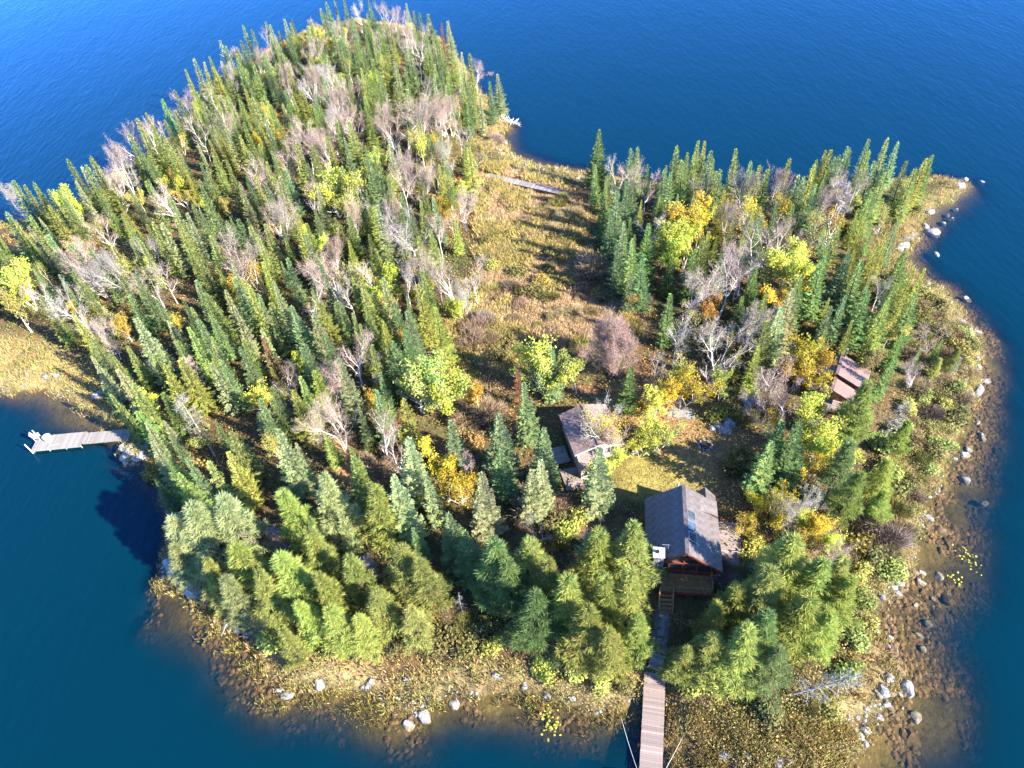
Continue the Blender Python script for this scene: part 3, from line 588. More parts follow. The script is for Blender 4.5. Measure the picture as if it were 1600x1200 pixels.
# bushes
def bush(kind, lst, ck, h=2.0, w=1.0):
    for e in lst:
        p = ground(e[0], e[1]); c = e[3] if len(e) > 3 else ck
        if isinstance(c, (list, tuple)): c = random.choice(c)
        plant(kind, p[0], p[1], e[2] if len(e) > 2 else h * U(.8, 1.25), c, w=w * U(.9, 1.25))
bush('twigbush', [(870, 325, 3), (850, 340, 2.6), (885, 345, 2.6), (825, 350), (760, 235, 2.6), (775, 225), (750, 250), (745, 520, 3), (760, 510, 3), (735, 540, 3), (770, 540), (790, 520), (725, 500), (700, 560), (815, 480), (800, 455), (990, 470, 3.4), (930, 420, 4), (920, 440, 3.5), (905, 455), (940, 470),
 (1310, 360), (1330, 365, 2.6), (1350, 345), (730, 660, 3), (760, 650, 3), (590, 740, 2.6), (605, 755), (575, 730), (1420, 560), (1440, 610), (1450, 650), (1430, 690), (1410, 740), (1390, 790, 2.6), (1370, 830, 3), (1385, 850, 3), (1350, 820), (1400, 835, 2.6), (1440, 720), (870, 800, 2.6), (820, 800, 3), (835, 790, 2.6),
 (1290, 850, 2.4), (1120, 880, 2.2), (1130, 905, 2.2), (1150, 900), (700, 960), (720, 985), (1290, 700), (1340, 640), (1470, 600), (1480, 560), (1200, 1080, 1.6), (1260, 1110, 1.6), (1100, 1085, 1.5), (590, 690, 2.6), (625, 720, 3), (1180, 640), (1160, 655), (660, 980, 1.6), (1000, 480, 3)], ['tb', 'tt', 'ol', 'tb', 'tw'])
bush('leafbush', [(780, 560, 2.4, 'ol'), (800, 545, 2.2, 'ol'), (720, 490, 2.4, 'yg'), (740, 470, 2, 'yg'), (810, 430, 2, 'ol'), (850, 445, 2, 'yl'), (860, 400, 1.8, 'ol'), (830, 390), (770, 420, 1.8, 'yg'), (760, 380, 1.5, 'ol'), (247, 742, 2, 'yo'), (262, 750, 1.6, 'ol'), (430, 1005, 2, 'yg'), (460, 1030, 1.6), (520, 1010, 1.8, 'yg'),
 (560, 1020, 1.6, 'ol'), (610, 1010, 1.8), (680, 1000, 2.4, 'ol'), (700, 1015, 2.2, 'ol'), (730, 1010, 2.2, 'ol'), (750, 990, 2), (770, 1010, 1.8, 'yg'), (850, 1050, 1.6, 'yg'), (900, 1055, 1.8, 'yg'), (945, 1065, 1.8, 'yg'), (975, 1070, 1.6, 'ol'), (1065, 1060, 2, 'ol'), (1090, 1080, 2), (1130, 1060, 2.2, 'yg'), (1160, 1085, 1.8, 'ol'),
 (1200, 1120, 1.8, 'ol'), (1290, 1115, 1.6), (1320, 1050, 2, 'lg'), (1340, 1000, 2, 'lg'), (1350, 980, 1.8), (1345, 940, 2, 'lg'), (1420, 640, 1.8, 'yg'), (1440, 590, 1.8, 'ol'), (1470, 640, 2, 'yg'), (1490, 610, 2, 'py'), (1400, 770, 2.4, 'lg'), (1390, 740, 2.4, 'lg'), (1375, 700, 2.4, 'lg'), (1420, 700, 2, 'ol'), (1410, 800, 2, 'ol'),
 (1420, 840, 2, 'ol'), (1365, 870, 2.2, 'ol'), (1340, 850, 2.2, 'yl'), (1320, 800, 2, 'yl'), (1230, 830, 2.2, 'yl'), (1250, 810, 2, 'yo'), (1210, 790, 1.8, 'yo'), (1180, 790, 1.5, 'yp'), (1160, 720, 2.2, 'ol'), (1145, 735, 2.2, 'ol'), (1120, 650, 1.8), (1140, 640, 1.8, 'ol'), (1000, 640, 1.8, 'yl'), (1010, 700, 1.8, 'yg'),
 (960, 715, 1.6, 'yg'), (885, 830, 1.8, 'yg'), (900, 815, 2, 'yg'), (870, 820, 2, 'ol'), (850, 870, 1.6, 'orr'), (870, 850, 1.6, 'yo'), (930, 870, 1.8, 'orr'), (960, 890, 1.5, 'yo'), (740, 700, 1.8, 'orr'), (680, 960, 1.6, 'orr'), (555, 850, 1.6, 'orr'), (600, 830, 1.6, 'yo'), (1310, 330, 1.8, 'yp'), (1350, 330, 1.6, 'yl'), (1380, 350, 1.8, 'ol'), (1400, 340, 1.6), (1430, 330, 1.6, 'ol'),
 (1170, 880, 1.6, 'yg'), (1180, 860, 1.8, 'yl'), (1175, 900, 2, 'lg'), (1165, 830, 1.4, 'yo'), (590, 380, 2.2, 'yg'), (640, 420, 2, 'yl'), (560, 440, 2, 'yo'), (480, 400, 2), (430, 350, 2, 'yo'), (1345, 900, 2, 'yg')], ['ol', 'yg', 'yp'], 1.8)
P_ = np.array([ground(*q)[:2] for q in BANK]); k_ = 0
for x, y in zip(rng.uniform(P_[:, 0].min(), P_[:, 0].max(), 900), rng.uniform(P_[:, 1].min(), P_[:, 1].max(), 900)):
    if poly_mask(BANK, [x], [y], .01)[0] < .5 or shore_sd([x], [y])[0][0] < .8 or any((x - t[3]) ** 2 + (y - t[4]) ** 2 < 1.9 for t in THINGS): continue
    kd = random.choice(['twigbush', 'leafbush', 'leafbush']); plant(kd, x, y, U(1.1, 2.3), random.choice(['tb', 'tt', 'ol'] if kd == 'twigbush' else ['ol', 'yp', 'ol', 'lg']), w=U(1.0, 1.4)); k_ += 1
    if k_ > 62: break
P_ = np.array([ground(*q)[:2] for q in MEADOW]); k_ = 0
for x, y in zip(rng.uniform(P_[:, 0].min(), P_[:, 0].max(), 900), rng.uniform(P_[:, 1].min(), P_[:, 1].max(), 900)):
    if poly_mask(MEADOW, [x], [y], .01)[0] < .5 or y > 106 or any((x - t[3]) ** 2 + (y - t[4]) ** 2 < 3 for t in THINGS): continue
    kd = random.choice(['twigbush', 'twigbush', 'leafbush']); plant(kd, x, y, U(.9, 2.1), random.choice(['tb', 'tt', 'tt', 'ol'] if kd == 'twigbush' else ['ol', 'ol', 'yp']), w=U(1.0, 1.5)); k_ += 1
    if k_ > 48: break
# ------------------------------------------------------------------ the rest of the forest: spaced at random between the trees placed above
LEFT = [(-60, 420), (0, 392), (70, 380), (140, 352), (190, 310), (240, 275), (300, 200), (340, 150), (400, 115), (460, 80), (520, 60), (600, 55), (660, 75), (700, 110), (735, 160), (755, 195), (735, 240), (745, 300), (720, 400), (690, 470), (690, 540), (700, 620), (650, 690),
 (640, 800), (560, 840), (480, 900), (400, 900), (340, 900), (268, 860), (266, 790), (238, 740), (212, 690), (178, 640), (160, 580), (110, 540), (60, 520), (0, 510), (-80, 530)]
RIGHT = [(925, 300), (1000, 308), (1100, 318), (1200, 325), (1300, 328), (1400, 320), (1440, 300), (1435, 320), (1380, 345), (1360, 400), (1400, 440), (1420, 520), (1370, 570), (1380, 640), (1300, 560), (1270, 600), (1200, 620), (1130, 600), (1090, 520), (1040, 480), (1000, 440), (950, 400), (930, 350)]
NEAR = [(640, 880), (700, 860), (800, 870), (880, 930), (980, 950), (1000, 1010), (930, 1030), (840, 1010), (780, 960), (700, 930)]
def fill(poly, mind, species, limit, hscale=1.0):
    P = np.array([ground(*q)[:2] for q in poly]); lo, hi = P.min(0), P.max(0); n = 0
    X = rng.uniform(lo[0], hi[0], 26000); Y = rng.uniform(lo[1], hi[1], 26000)
    ok = (poly_mask(poly, X, Y, .01) > .5) & (shore_sd(X, Y)[0] > 1.0)
    T = np.array(TREES) if TREES else np.zeros((0, 3)); T = [tuple(t) for t in T]
    TX = np.array([t[0] for t in T]); TY = np.array([t[1] for t in T]); TR = np.array([t[2] for t in T])
    for x, y in zip(X[ok], Y[ok]):
        k, ck, h0, h1 = species[rng.choice(len(species), p=[s[4] for s in species])][:4] if True else None
        dd = (TX - x) ** 2 + (TY - y) ** 2; r = mind * (RAD[k] if k != 'spruce' else 1.0)
        if (dd < ((TR + r) * .5 + mind * .5) ** 2).any(): continue
        if k == 'spruce' and sum(1 for t in THINGS if t[1] == 'spruce') >= 296: k = 'fir'
        plant(k, x, y, U(h0, h1) * hscale, random.choice(ck) if isinstance(ck, list) else ck, w=U(.66, .95) if k == 'fir' else (U(.72, 1.25) if k == 'spruce' else None))
        TX = np.append(TX, x); TY = np.append(TY, y); TR = np.append(TR, RAD[k] * .9); TREES.append((x, y, RAD[k])); n += 1
        if n >= limit: break
    return n
nL = fill(LEFT, 1.12, [('spruce', SPG, 4.8, 10.6, .62), ('fir', ['fg', 'sg', 'sp', 'fb'], 4.5, 10, .25), ('bare', ['tw', 'tp', 'tg'], 7.5, 10, .03), ('leafy', ['yg', 'yp', 'yo'], 3.5, 6, .07), ('half', ['yp', 'yo'], 5, 7, .03)], 500)
nR = fill(RIGHT, 1.7, [('spruce', ['sg', 'sy', 'sb'], 5, 9, .38), ('fir', ['fg', 'sg', 'fb'], 5, 9.5, .42), ('bare', ['tw', 'tp', 'tg'], 6, 8.5, .04), ('leafy', ['yg', 'yp', 'yo', 'ol'], 3.5, 6, .12), ('half', ['yp', 'yo'], 5, 7, .04)], 80)
nN = fill(NEAR, 1.9, [('pine', ['pg', 'pd', 'py'], 7, 9.5, .8), ('fir', ['fb', 'sb'], 7, 9, .2)], 14)
# past 300 firs the smallest in view become one mass of their own
firs = sorted([t for t in THINGS if t[1] == 'fir'], key=lambda t: t[5] / math.dist((t[3], t[4]), (0, -30)), reverse=True)
VS, CS = [], []
bpy.context.view_layer.update()
for t in firs[298:]:
    root = t[0]; M = np.array(root.matrix_world)
    for ch in list(root.children):
        me = ch.data; n = len(me.vertices); v = np.empty(n * 3, np.float32); me.vertices.foreach_get('co', v); v = v.reshape(-1, 3)
        if ch.name.startswith('crown'):
            tt = np.empty(n, np.float32); me.attributes['t'].data.foreach_get('value', tt); c = np.array(ch.color[:3])[None] * (.62 + .76 * tt[:, None])
            VS.append(v @ M[:3, :3].T + M[:3, 3]); CS.append(c)
        bpy.data.objects.remove(ch)
    THINGS.remove(t); bpy.data.objects.remove(root)
if VS:
    V = np.concatenate(VS); C = np.concatenate(CS)
    tag(obj('distant_firs', new_mesh('distant_firs', V, np.arange(len(V)).reshape(-1, 4), vcol_mat('distant_fir_foliage', .4), {'Col': np.c_[C, np.ones(len(C))]})), 'small firs filling the thick stand between the single trees', None, kind='stuff')
print('fill', nL, nR, nN, {k: sum(1 for t in THINGS if t[1] == k) for k in PROTO})
#==PART4==
# ------------------------------------------------------------------ ground cover nobody could count
M_COVER = vcol_mat('dry_grass_blades', .3)
def pal(cols, n, sd=.18):
    c = np.array(cols)[rng.integers(0, len(cols), n)]; return c * rng.normal(1, sd, (n, 1)).clip(.5, 1.6) * rng.normal(1, .05, (n, 3))
def blades(name, x, y, z, h, cols, nb=6, spread=.25, wid=.07, label='', lean=.5):
    n = len(x); m = n * nb
    X = np.repeat(x, nb) + rng.normal(0, spread, m); Y = np.repeat(y, nb) + rng.normal(0, spread, m); Z = np.repeat(z, nb) - .05; H = np.repeat(h, nb) * rng.uniform(.55, 1.2, m)
    a = rng.uniform(0, 6.283, m); ln = rng.uniform(.05, lean, m) * H; b = rng.uniform(0, 6.283, m); w = wid * rng.uniform(.6, 1.5, m)
    V = np.empty((m, 4, 3)); bx, by = np.cos(a) * w * .5, np.sin(a) * w * .5
    V[:, 0] = np.c_[X - bx, Y - by, Z]; V[:, 1] = np.c_[X + bx, Y + by, Z]
    V[:, 2] = np.c_[X + np.cos(b) * ln * .45 + bx * .9, Y + np.sin(b) * ln * .45 + by * .9, Z + H * .6]
    V[:, 3] = np.c_[X + np.cos(b) * ln, Y + np.sin(b) * ln, Z + H * .95]
    C = np.repeat(np.repeat(cols, nb, 0) * rng.normal(1, .11, (m, 1)).clip(.6, 1.5), 4, 0)
    F = np.arange(m * 4).reshape(m, 4)
    o = obj(name, new_mesh(name, V.reshape(-1, 3), F, M_COVER, {'Col': np.c_[C, np.ones(len(C))]}))
    return tag(o, label, None, kind='stuff')
def leafcover(name, x, y, z, h, cols, nl=7, spread=.4, size=.2, label=''):
    n = len(x); m = n * nl
    c = np.c_[np.repeat(x, nl) + rng.normal(0, spread, m), np.repeat(y, nl) + rng.normal(0, spread, m), np.repeat(z, nl) + np.repeat(h, nl) * rng.uniform(.05, 1, m)]
    d = rng.normal(size=(m, 3)); d[:, 2] *= .6; d /= np.linalg.norm(d, axis=1)[:, None]; q = np.cross(d, rng.normal(size=(m, 3))); q /= np.linalg.norm(q, axis=1)[:, None]
    s = (size * rng.uniform(.6, 1.4, m))[:, None]
    V = np.stack([c - d * s, c + q * s * .7, c + d * s, c - q * s * .7], 1).reshape(-1, 3)
    C = np.repeat(np.repeat(cols, nl, 0) * rng.normal(1, .16, (m, 1)).clip(.5, 1.6), 4, 0)
    o = obj(name, new_mesh(name, V, np.arange(m * 4).reshape(m, 4), M_COVER, {'Col': np.c_[C, np.ones(len(C))]})); return tag(o, label, None, kind='stuff')
def scatter(n, x0=-110, x1=80, y0=10, y1=200):
    x = rng.uniform(x0, x1, n); y = rng.uniform(y0, y1, n); return x, y, samp(SD, x, y), samp(HH, x, y)
TAN = [(.42, .29, .16), (.47, .34, .19), (.39, .265, .16), (.42, .29, .19), (.35, .26, .11), (.45, .32, .15)]
GOLD = [(.40, .29, .12), (.36, .25, .10), (.29, .235, .08), (.40, .30, .16), (.24, .23, .07), (.33, .22, .10)]
BRUSH = [(.30, .27, .08), (.24, .22, .07), (.36, .26, .12), (.40, .29, .11)]
x, y, d, z = scatter(110000, -15, 30, 50, 125); m = (poly_mask([(756, 268), (800, 277), (845, 289), (880, 299), (876, 305), (840, 297), (800, 286), (756, 280)], x, y, .6) < .5) & (poly_mask(MEADOW, x, y, 5) > rng.uniform(.15, .85, len(x))) & (d > .3); x, y, z = x[m], y[m], z[m]
cl = vn(x, y, 3.2, 41); c2 = vn(x, y, 1.2, 42); keep = rng.uniform(0, 1, len(x)) < .35 + .65 * c2; x, y, z, cl, c2 = x[keep], y[keep], z[keep], cl[keep], c2[keep]
cc = np.where((cl > .62)[:, None], pal(BRUSH, len(x)), pal(TAN, len(x)))
blades('meadow_grass', x, y, z, .35 + .55 * c2 + .5 * (cl > .6), cc, 11, .34, .045, 'dry tan grass and low brush over the open meadow')
x, y, d, z = scatter(240000); w_ = np.where((y > 90) & (x > -30), 2.2, np.where(y < 45, 5.5, 3.8))
bank = np.maximum(poly_mask(BANK, x, y, 3), poly_mask(LEFTREED, x, y, 3))
m = ((d > -.7) & (d < w_) | (bank > .5) & (d > -.8)) & (rng.uniform(0, 1, len(x)) < .25 + .75 * vn(x, y, 1.6, 43)); x, y, z, d = x[m], y[m], np.maximum(z[m], -.3), d[m]
cl = vn(x, y, 5, 44); cc = np.where((cl > .55)[:, None], pal(BRUSH, len(x)), pal(GOLD, len(x)))
blades('shore_reeds', x, y, z, .35 + .65 * vn(x, y, 1.4, 45), cc, 9, .25, .042, 'golden reeds and dry grass fringing the shore')
AQ = [(1046, 1105), (1110, 1120), (1200, 1115), (1300, 1120), (1340, 1150), (1310, 1215), (1200, 1230), (1046, 1230)]
x, y, d, z = scatter(26000, 5, 45, 12, 30); m = (poly_mask(AQ, x, y, 2) > .5) & (vn(x, y, 1.5, 46) > .36); x, y, z = x[m], y[m], np.maximum(z[m], -.35)
blades('marsh_plants', x, y, z, .45 + .5 * vn(x, y, 1.1, 47), pal(GOLD + [(.27, .2, .06), (.33, .3, .08)], len(x)), 10, .28, .05, 'clumped golden marsh plants beside the long dock')
x, y, d, z = scatter(9000, -40, 15, 12, 40); m = (d < .2) & (d > -2.2) & (vn(x, y, 1.3, 48) > .55) ; x, y, z = x[m], y[m], np.maximum(z[m], -.35)
blades('water_weeds', x, y, z, .5 + .4 * vn(x, y, 1.1, 47), pal([(.26, .22, .06), (.24, .19, .06), (.2, .19, .05)], len(x)), 9, .28, .03, 'yellow water weeds along the boulder cove')
x, y, d, z = scatter(70000); n1 = vn(x, y, 4, 51); m = (d > 1.2) & (poly_mask(MEADOW, x, y, 3) < .4) & (poly_mask(LAWN, x, y, 2) < .3) & (poly_mask(CLEAR, x, y, 1) < .3) & (poly_mask(PATHP, x, y, 1) < .2) & (rng.uniform(0, 1, len(x)) < .3 + .7 * n1)
x, y, z, n1 = x[m], y[m], z[m], n1[m]; n2 = vn(x, y, 6, 52)
cc = np.where((n2 > .72)[:, None], pal([(.33, .17, .05), (.38, .24, .06), (.30, .13, .05), (.42, .30, .07)], len(x)), pal([(.13, .15, .04), (.17, .18, .045), (.10, .12, .04), (.22, .2, .06), (.24, .17, .07)], len(x)))
leafcover('undergrowth', x, y, z, .25 + .7 * n1, cc, 9, .4, .1, 'low leafy undergrowth and ferns under the trees')
x, y, d, z = scatter(60000, -60, 70, 10, 110); m = (d > .2) & (d < np.where(y < 45, 7, 4.5)) & (vn(x, y, 2.2, 55) > .42); x, y, z = x[m], y[m], z[m]
leafcover('shore_brush', x, y, z, .3 + .8 * vn(x, y, 2.0, 56), pal([(.25, .24, .06), (.24, .19, .08), (.33, .24, .14), (.18, .20, .05), (.29, .24, .08)], len(x)), 14, .4, .06, 'low yellow and pinkish brush along the shore')
x, y, d, z = scatter(16000, 25, 75, 20, 75); m = (poly_mask(BANK, x, y, 3) > rng.uniform(.2, .8, len(x))) & (d > .6) & (vn(x, y, 2.4, 57) > .3); x, y, z = x[m], y[m], z[m]
leafcover('bank_scrub', x, y, z, .4 + .9 * vn(x, y, 1.8, 58), pal([(.20, .18, .06), (.16, .165, .05), (.25, .19, .09), (.18, .14, .08)], len(x)), 16, .4, .065, 'dense olive scrub covering the stony bank')
x, y, d, z = scatter(16000, 0, 32, 24, 70); m = (np.maximum(poly_mask(LAWN, x, y, 2), poly_mask(YARD, x, y, 2) * .55) > rng.uniform(.1, .9, len(x))); x, y, z = x[m], y[m], z[m]
blades('lawn_grass', x, y, z, .1 + .12 * vn(x, y, 1.4, 53), pal([(.30, .26, .07), (.36, .27, .08), (.26, .25, .06), (.42, .28, .1)], len(x)), 6, .3, .07, 'short yellowed lawn grass behind the cottage')
x, y, d, z = scatter(30000, -20, 32, 18, 80); m = (d > 1) & (np.maximum(poly_mask(YARD, x, y, 2), poly_mask(CLEAR, x, y, 1)) > .3) & (vn(x, y, 2.5, 54) > .4); x, y, z = x[m], y[m], z[m]
leafcover('fallen_leaves', x, y, z, np.full(len(x), .06), pal([(.45, .24, .08), (.5, .33, .1), (.36, .2, .09)], len(x)), 4, .35, .055, 'orange fallen leaves on the yard and clearing')

# ------------------------------------------------------------------ stones
M_ROCK = plain('grey_granite', (.40, .385, .38), .9, .35, 2.2, bump=.4, tv=.18); M_WETROCK = plain('brown_submerged_stone', (.16, .105, .05), .9, .4, 2.0, bump=.3, tv=.35)
def ico(sub=2):
    import bmesh
    bm = bmesh.new(); bmesh.ops.create_icosphere(bm, subdivisions=sub, radius=1); V = np.array([v.co[:] for v in bm.verts]); F = np.array([[v.index for v in f.verts] for f in bm.faces]); bm.free(); return V, F
IV, IF = ico(2); IV3, IF3 = ico(3)
def rock_mesh(name, mat, i, V=IV, F=IF, flat=.62):
    k = 1 + .55 * (vn(V[:, 0] * 1.3 + 7 * i + 20, V[:, 1] * 1.3 + V[:, 2] * 1.1 + 20, .8, 60 + i) - .5) + .25 * (vn(V[:, 1] * 2 + 9 * i + 30, V[:, 2] * 2.3 + V[:, 0] + 30, .6, 70 + i) - .5)
    P = V * k[:, None]
    for q in range(5):                                   # a few broken faces
        nrm = rdir(); nrm[2] = abs(nrm[2]); nrm = unit(nrm); dd = P @ nrm - U(.55, .8); P = P - np.where(dd > 0, dd, 0)[:, None] * nrm
    return new_mesh(name, P * np.array([1, .8, flat]), F, mat, {'t': np.full(len(P), .5)})
ROCKS = [rock_mesh('boulder', M_ROCK, i) for i in range(6)]; SUBR = [rock_mesh('submerged_stone', M_WETROCK, i, flat=.5) for i in range(5)]
BOULD = []
def boulder(px, py, s, name='lake_boulder', cat='boulder', meshes=None, sink=.2):
    p = at(px, py, .1); z = max(gz(p[0], p[1]), -.55)
    o = obj(name, random.choice(meshes or ROCKS)); sc = s * U(.85, 1.15)
    o.location = (p[0], p[1], max(z, -.3) + s * (.3 - sink)); o.rotation_euler = (U(-.2, .2), U(-.2, .2), U(0, 6.28)); o.scale = (sc * U(.9, 1.3), sc, sc * U(.8, 1.2))
    o['category'] = cat; THINGS.append((o, 'boulder', '', p[0], p[1], s)); return o
for px, py, s in [(447, 1085, .8), (436, 1078, .5), (501, 1071, .95), (576, 1070, .6), (567, 1074, .4), (638, 1130, .75), (663, 1117, .8), (651, 1115, .35), (709, 1099, .75), (777, 1058, .65), (637, 1062, .5), (856, 1088, .45), (894, 1092, .5), (820, 1072, .5),
 (1452, 809, .7), (1442, 893, .55), (1442, 908, .6), (1470, 897, .65), (1406, 912, .6), (1396, 918, .5), (1405, 926, .4), (1379, 932, .6), (1460, 932, .3), (1433, 943, .5), (1453, 972, .65), (1438, 990, .5), (1445, 1011, .55), (1392, 994, .35), (1372, 987, .4), (1387, 1007, .35),
 (1390, 1061, .6), (1420, 1075, .9), (1407, 1084, .35), (1434, 1118, .75), (1380, 1080, .9), (1372, 1085, .6), (1385, 1100, .5), (1412, 1105, .3), (1350, 1140, .6), (1344, 1152, .5), (1352, 1160, .4), (1316, 1172, .5), (1325, 1165, .35), (1296, 1178, .4), (1132, 1180, .7), (1168, 1182, .6), (1218, 1196, .7), (1233, 1193, .5),
 (1465, 397, 1.2), (1512, 464, 1.0), (1459, 362, 1.7), (1476, 346, .9), (1482, 334, .7), (1494, 325, .7), (1488, 340, .6), (1508, 278, .9), (1535, 282, .8), (1500, 292, 1.2), (1452, 331, 1.1), (1416, 374, 1.0), (1411, 385, 1.2), (1404, 392, .8), (1425, 367, .8), (1447, 352, 1.0),
 (1503, 507, .9), (1512, 519, .8), (1509, 530, 1.1), (1529, 518, .9), (1524, 561, .9), (1528, 573, .8), (1541, 592, .8), (1529, 611, 1.0), (1516, 616, .7), (1530, 657, .6), (1536, 680, .7), (1515, 700, .6), (1510, 748, .7), (1539, 784, .8), (1493, 716, .5), (1508, 708, .8), (1446, 446, .9), (1465, 492, 1.0), (1482, 474, .7),
 (1494, 590, .6), (1505, 596, .5), (780, 236, .9), (800, 246, .8), (822, 262, .8), (850, 268, .7), (885, 272, .7), (905, 280, .8), (842, 262, .6), (788, 222, .8), (868, 264, .7)]:
    boulder(px, py, s * .74)
for px, py, s in [(190, 700, 0.60), (200, 712, 0.72), (212, 716, 0.60), (222, 712, 0.78), (205, 700, 0.78), (216, 698, 0.60), (228, 700, 0.66), (235, 690, 0.54), (222, 686, 0.72), (196, 722, 0.48), (205, 724, 0.42), (232, 712, 0.48), (158, 620, 0.84), (47, 589, 0.42), (72, 592, 0.54), (92, 590, 0.48), (386, 992, 0.48), (372, 984, 0.42)]:
    boulder(px, py, s, 'shore_boulder')
for px, py, s in [(1120, 665, .9), (1135, 670, 1.0), (1140, 662, .8), (1115, 670, .6), (1215, 740, .5)]:
    g = ground(px, py); o = boulder(px, py, s, 'yard_boulder'); o.location = (g[0], g[1], g[2] + .1)
# smooth granite slab at the water's edge: a long body of displaced rock
def slab(a, b, wdt, hgt, label):
    A, B = at(*a), at(*b); d = B - A; L_ = np.linalg.norm(d); d /= L_; V = IV3.copy()
    k = 1 + .35 * (vn(V[:, 0] * 3 + 40, V[:, 1] * 2 + V[:, 2] + 40, .7, 81) - .5) + .15 * (vn(V[:, 0] * 9 + 40, V[:, 2] * 7 + V[:, 1] * 5 + 40, .8, 82) - .5)
    V = V * k[:, None] * np.array([L_ / 2, wdt, hgt]); o = obj('granite_slab', new_mesh('granite_slab', V, IF3, M_ROCK, {'t': np.full(len(V), .8)}))
    o.location = ((A + B) / 2).tolist(); o.rotation_euler = (0, 0, math.atan2(d[1], d[0])); tag(o, label, 'rock slab'); return o
slab((258, 872), (326, 938), 1.1, .55, 'long pale granite slab at the water under the grey-green pines')
# stones seen through the shallow water: the largest one by one, the small ones as one mass
SHELF = [(1375, 935), (1440, 860), (1450, 800), (1500, 715), (1520, 640), (1535, 560), (1500, 490), (1430, 430), (1420, 400), (1450, 350), (1500, 310), (1540, 300), (1500, 420), (1570, 560), (1575, 700), (1545, 850), (1555, 1000), (1540, 1120), (1520, 1215), (1330, 1215), (1390, 1100), (1395, 1050)]
def shelf_pts(n, poly, x0, x1, y0, y1, dmax):
    x, y, d, z = scatter(n * 14, x0, x1, y0, y1); m = (poly_mask(poly, x, y, 1) > .5) & (d < -.3) & (z > -dmax) & (vn(x, y, 3, 63) > .3); return x[m][:n], y[m][:n], z[m][:n]
x, y, z = shelf_pts(110, SHELF, 15, 75, 10, 90, 1.6)
for a, b_, c in zip(x, y, z):
    s = U(.3, .6) if U(0, 1) < .8 else U(.6, .95)
    o = obj('submerged_boulder', random.choice(SUBR), None, (a, b_, c + .02), (U(-.2, .2), U(-.2, .2), U(0, 6.28)), (s * U(.9, 1.4), s, s * U(.6, .9))); o['category'] = 'boulder'
    THINGS.append((o, 'sub', '', a, b_, s))
def stonemass(name, x, y, z, smin, smax, label):
    n = len(x); Vs = []; Fs = []; base, bf = ico(1)
    k = rng.uniform(smin, smax, n); a = rng.uniform(0, 6.28, n); T = []
    for i in range(n):
        q = base * (1 + rng.uniform(-.22, .22, (len(base), 1))) * np.array([k[i] * rng.uniform(.9, 1.5), k[i], k[i] * .55]); ca, sa = math.cos(a[i]), math.sin(a[i])
        Vs.append(np.c_[q[:, 0] * ca - q[:, 1] * sa + x[i], q[:, 0] * sa + q[:, 1] * ca + y[i], q[:, 2] + z[i]]); Fs.append(bf + i * len(base)); T += [rng.uniform(0, 1)] * len(base)
    tag(obj(name, new_mesh(name, np.concatenate(Vs), np.concatenate(Fs), M_WETROCK, {'t': np.array(T)})), label, None, kind='stuff')
x, y, z = shelf_pts(3000, SHELF, 15, 75, 10, 90, 1.7); x2, y2, d2, z2 = scatter(40000, -40, 15, 10, 45); m = (d2 < -.2) & (z2 > -1.3) & (vn(x2, y2, 3, 64) > .45); x2, y2, z2 = x2[m][:900], y2[m][:900], z2[m][:900]
stonemass('lakebed_stones', np.r_[x, x2], np.r_[y, y2], np.r_[z, z2], .12, .34, 'brown stones covering the bed under the shallow water')
x, y, d, z = scatter(60000, -70, 75, 10, 125); m = (np.abs(d) < .7) & (vn(x, y, 4, 65) > .5); x, y, z = x[m][:380], y[m][:380], z[m][:380]
M_WET_KEEP = M_WETROCK; M_WETROCK = M_ROCK; stonemass('shoreline_stones', x, y, z + .02, .08, .2, 'small pale stones scattered along the shoreline'); M_WETROCK = M_WET_KEEP
#==PART5==
# ------------------------------------------------------------------ building materials
M_ROOF = plain('grey_metal_roofing', (.185, .165, .16), .5, .18, 1.6, tv=.08, spec=.4, col2=(.10, .068, .052)); M_SHINGLE = plain('brown_shingles', (.36, .25, .215), .9, .3, 3, tv=.12, bump=.3)
M_REDRF = plain('red_brown_metal_roofing', (.25, .16, .135), .5, .2, 2, tv=.08); M_RED = plain('red_stained_wood', (.30, .075, .035), .75, .3, 3, (6, 1, 1), tv=.15)
M_CREAM = plain('cream_siding', (.66, .60, .47), .8, .12, 2, tv=.05); M_LOG = plain('brown_log_wall', (.20, .10, .05), .8, .3, 3, tv=.2)
M_PLANK = plain('weathered_pink_planks', (.39, .30, .255), .85, .2, 2.2, (1, 7, 1), tv=.16); M_GREYPL = plain('weathered_grey_planks', (.37, .335, .295), .85, .22, 2.2, (1, 7, 1), tv=.16)
M_YEL = plain('honey_stained_wood', (.50, .27, .09), .7, .25, 3, tv=.12); M_WHITE = plain('white_paint', (.76, .75, .72), .6, .08, 2, tv=.03); M_DARK = plain('dark_opening', (.02, .02, .022), .6, .2, 2)
M_STEEL = plain('galvanised_steel', (.5, .5, .52), .35, .15, 3, metal=.7); M_BLUE = plain('blue_plastic', (.12, .28, .50), .5, .15, 2); M_PALEB = plain('pale_blue_paint', (.45, .56, .62), .6, .15, 2); M_SOIL = plain('charred_ash', (.03, .028, .026), .95, .3, 5)
M_REDP = plain('red_plastic', (.55, .07, .05), .45, .1, 2)
gm2, nt, out = nodes('window_glass'); p = N(nt, 'BsdfPrincipled'); p.inputs['Base Color'].default_value = (.025, .03, .035, 1); p.inputs['Roughness'].default_value = .06; nt.links.new(p.outputs[0], out.inputs[0]); M_GLASS = gm2
def empty(name, x, y, z, ang, label, cat):
    o = obj(name, None, None, (x, y, z), (0, 0, ang)); return tag(o, label, cat)
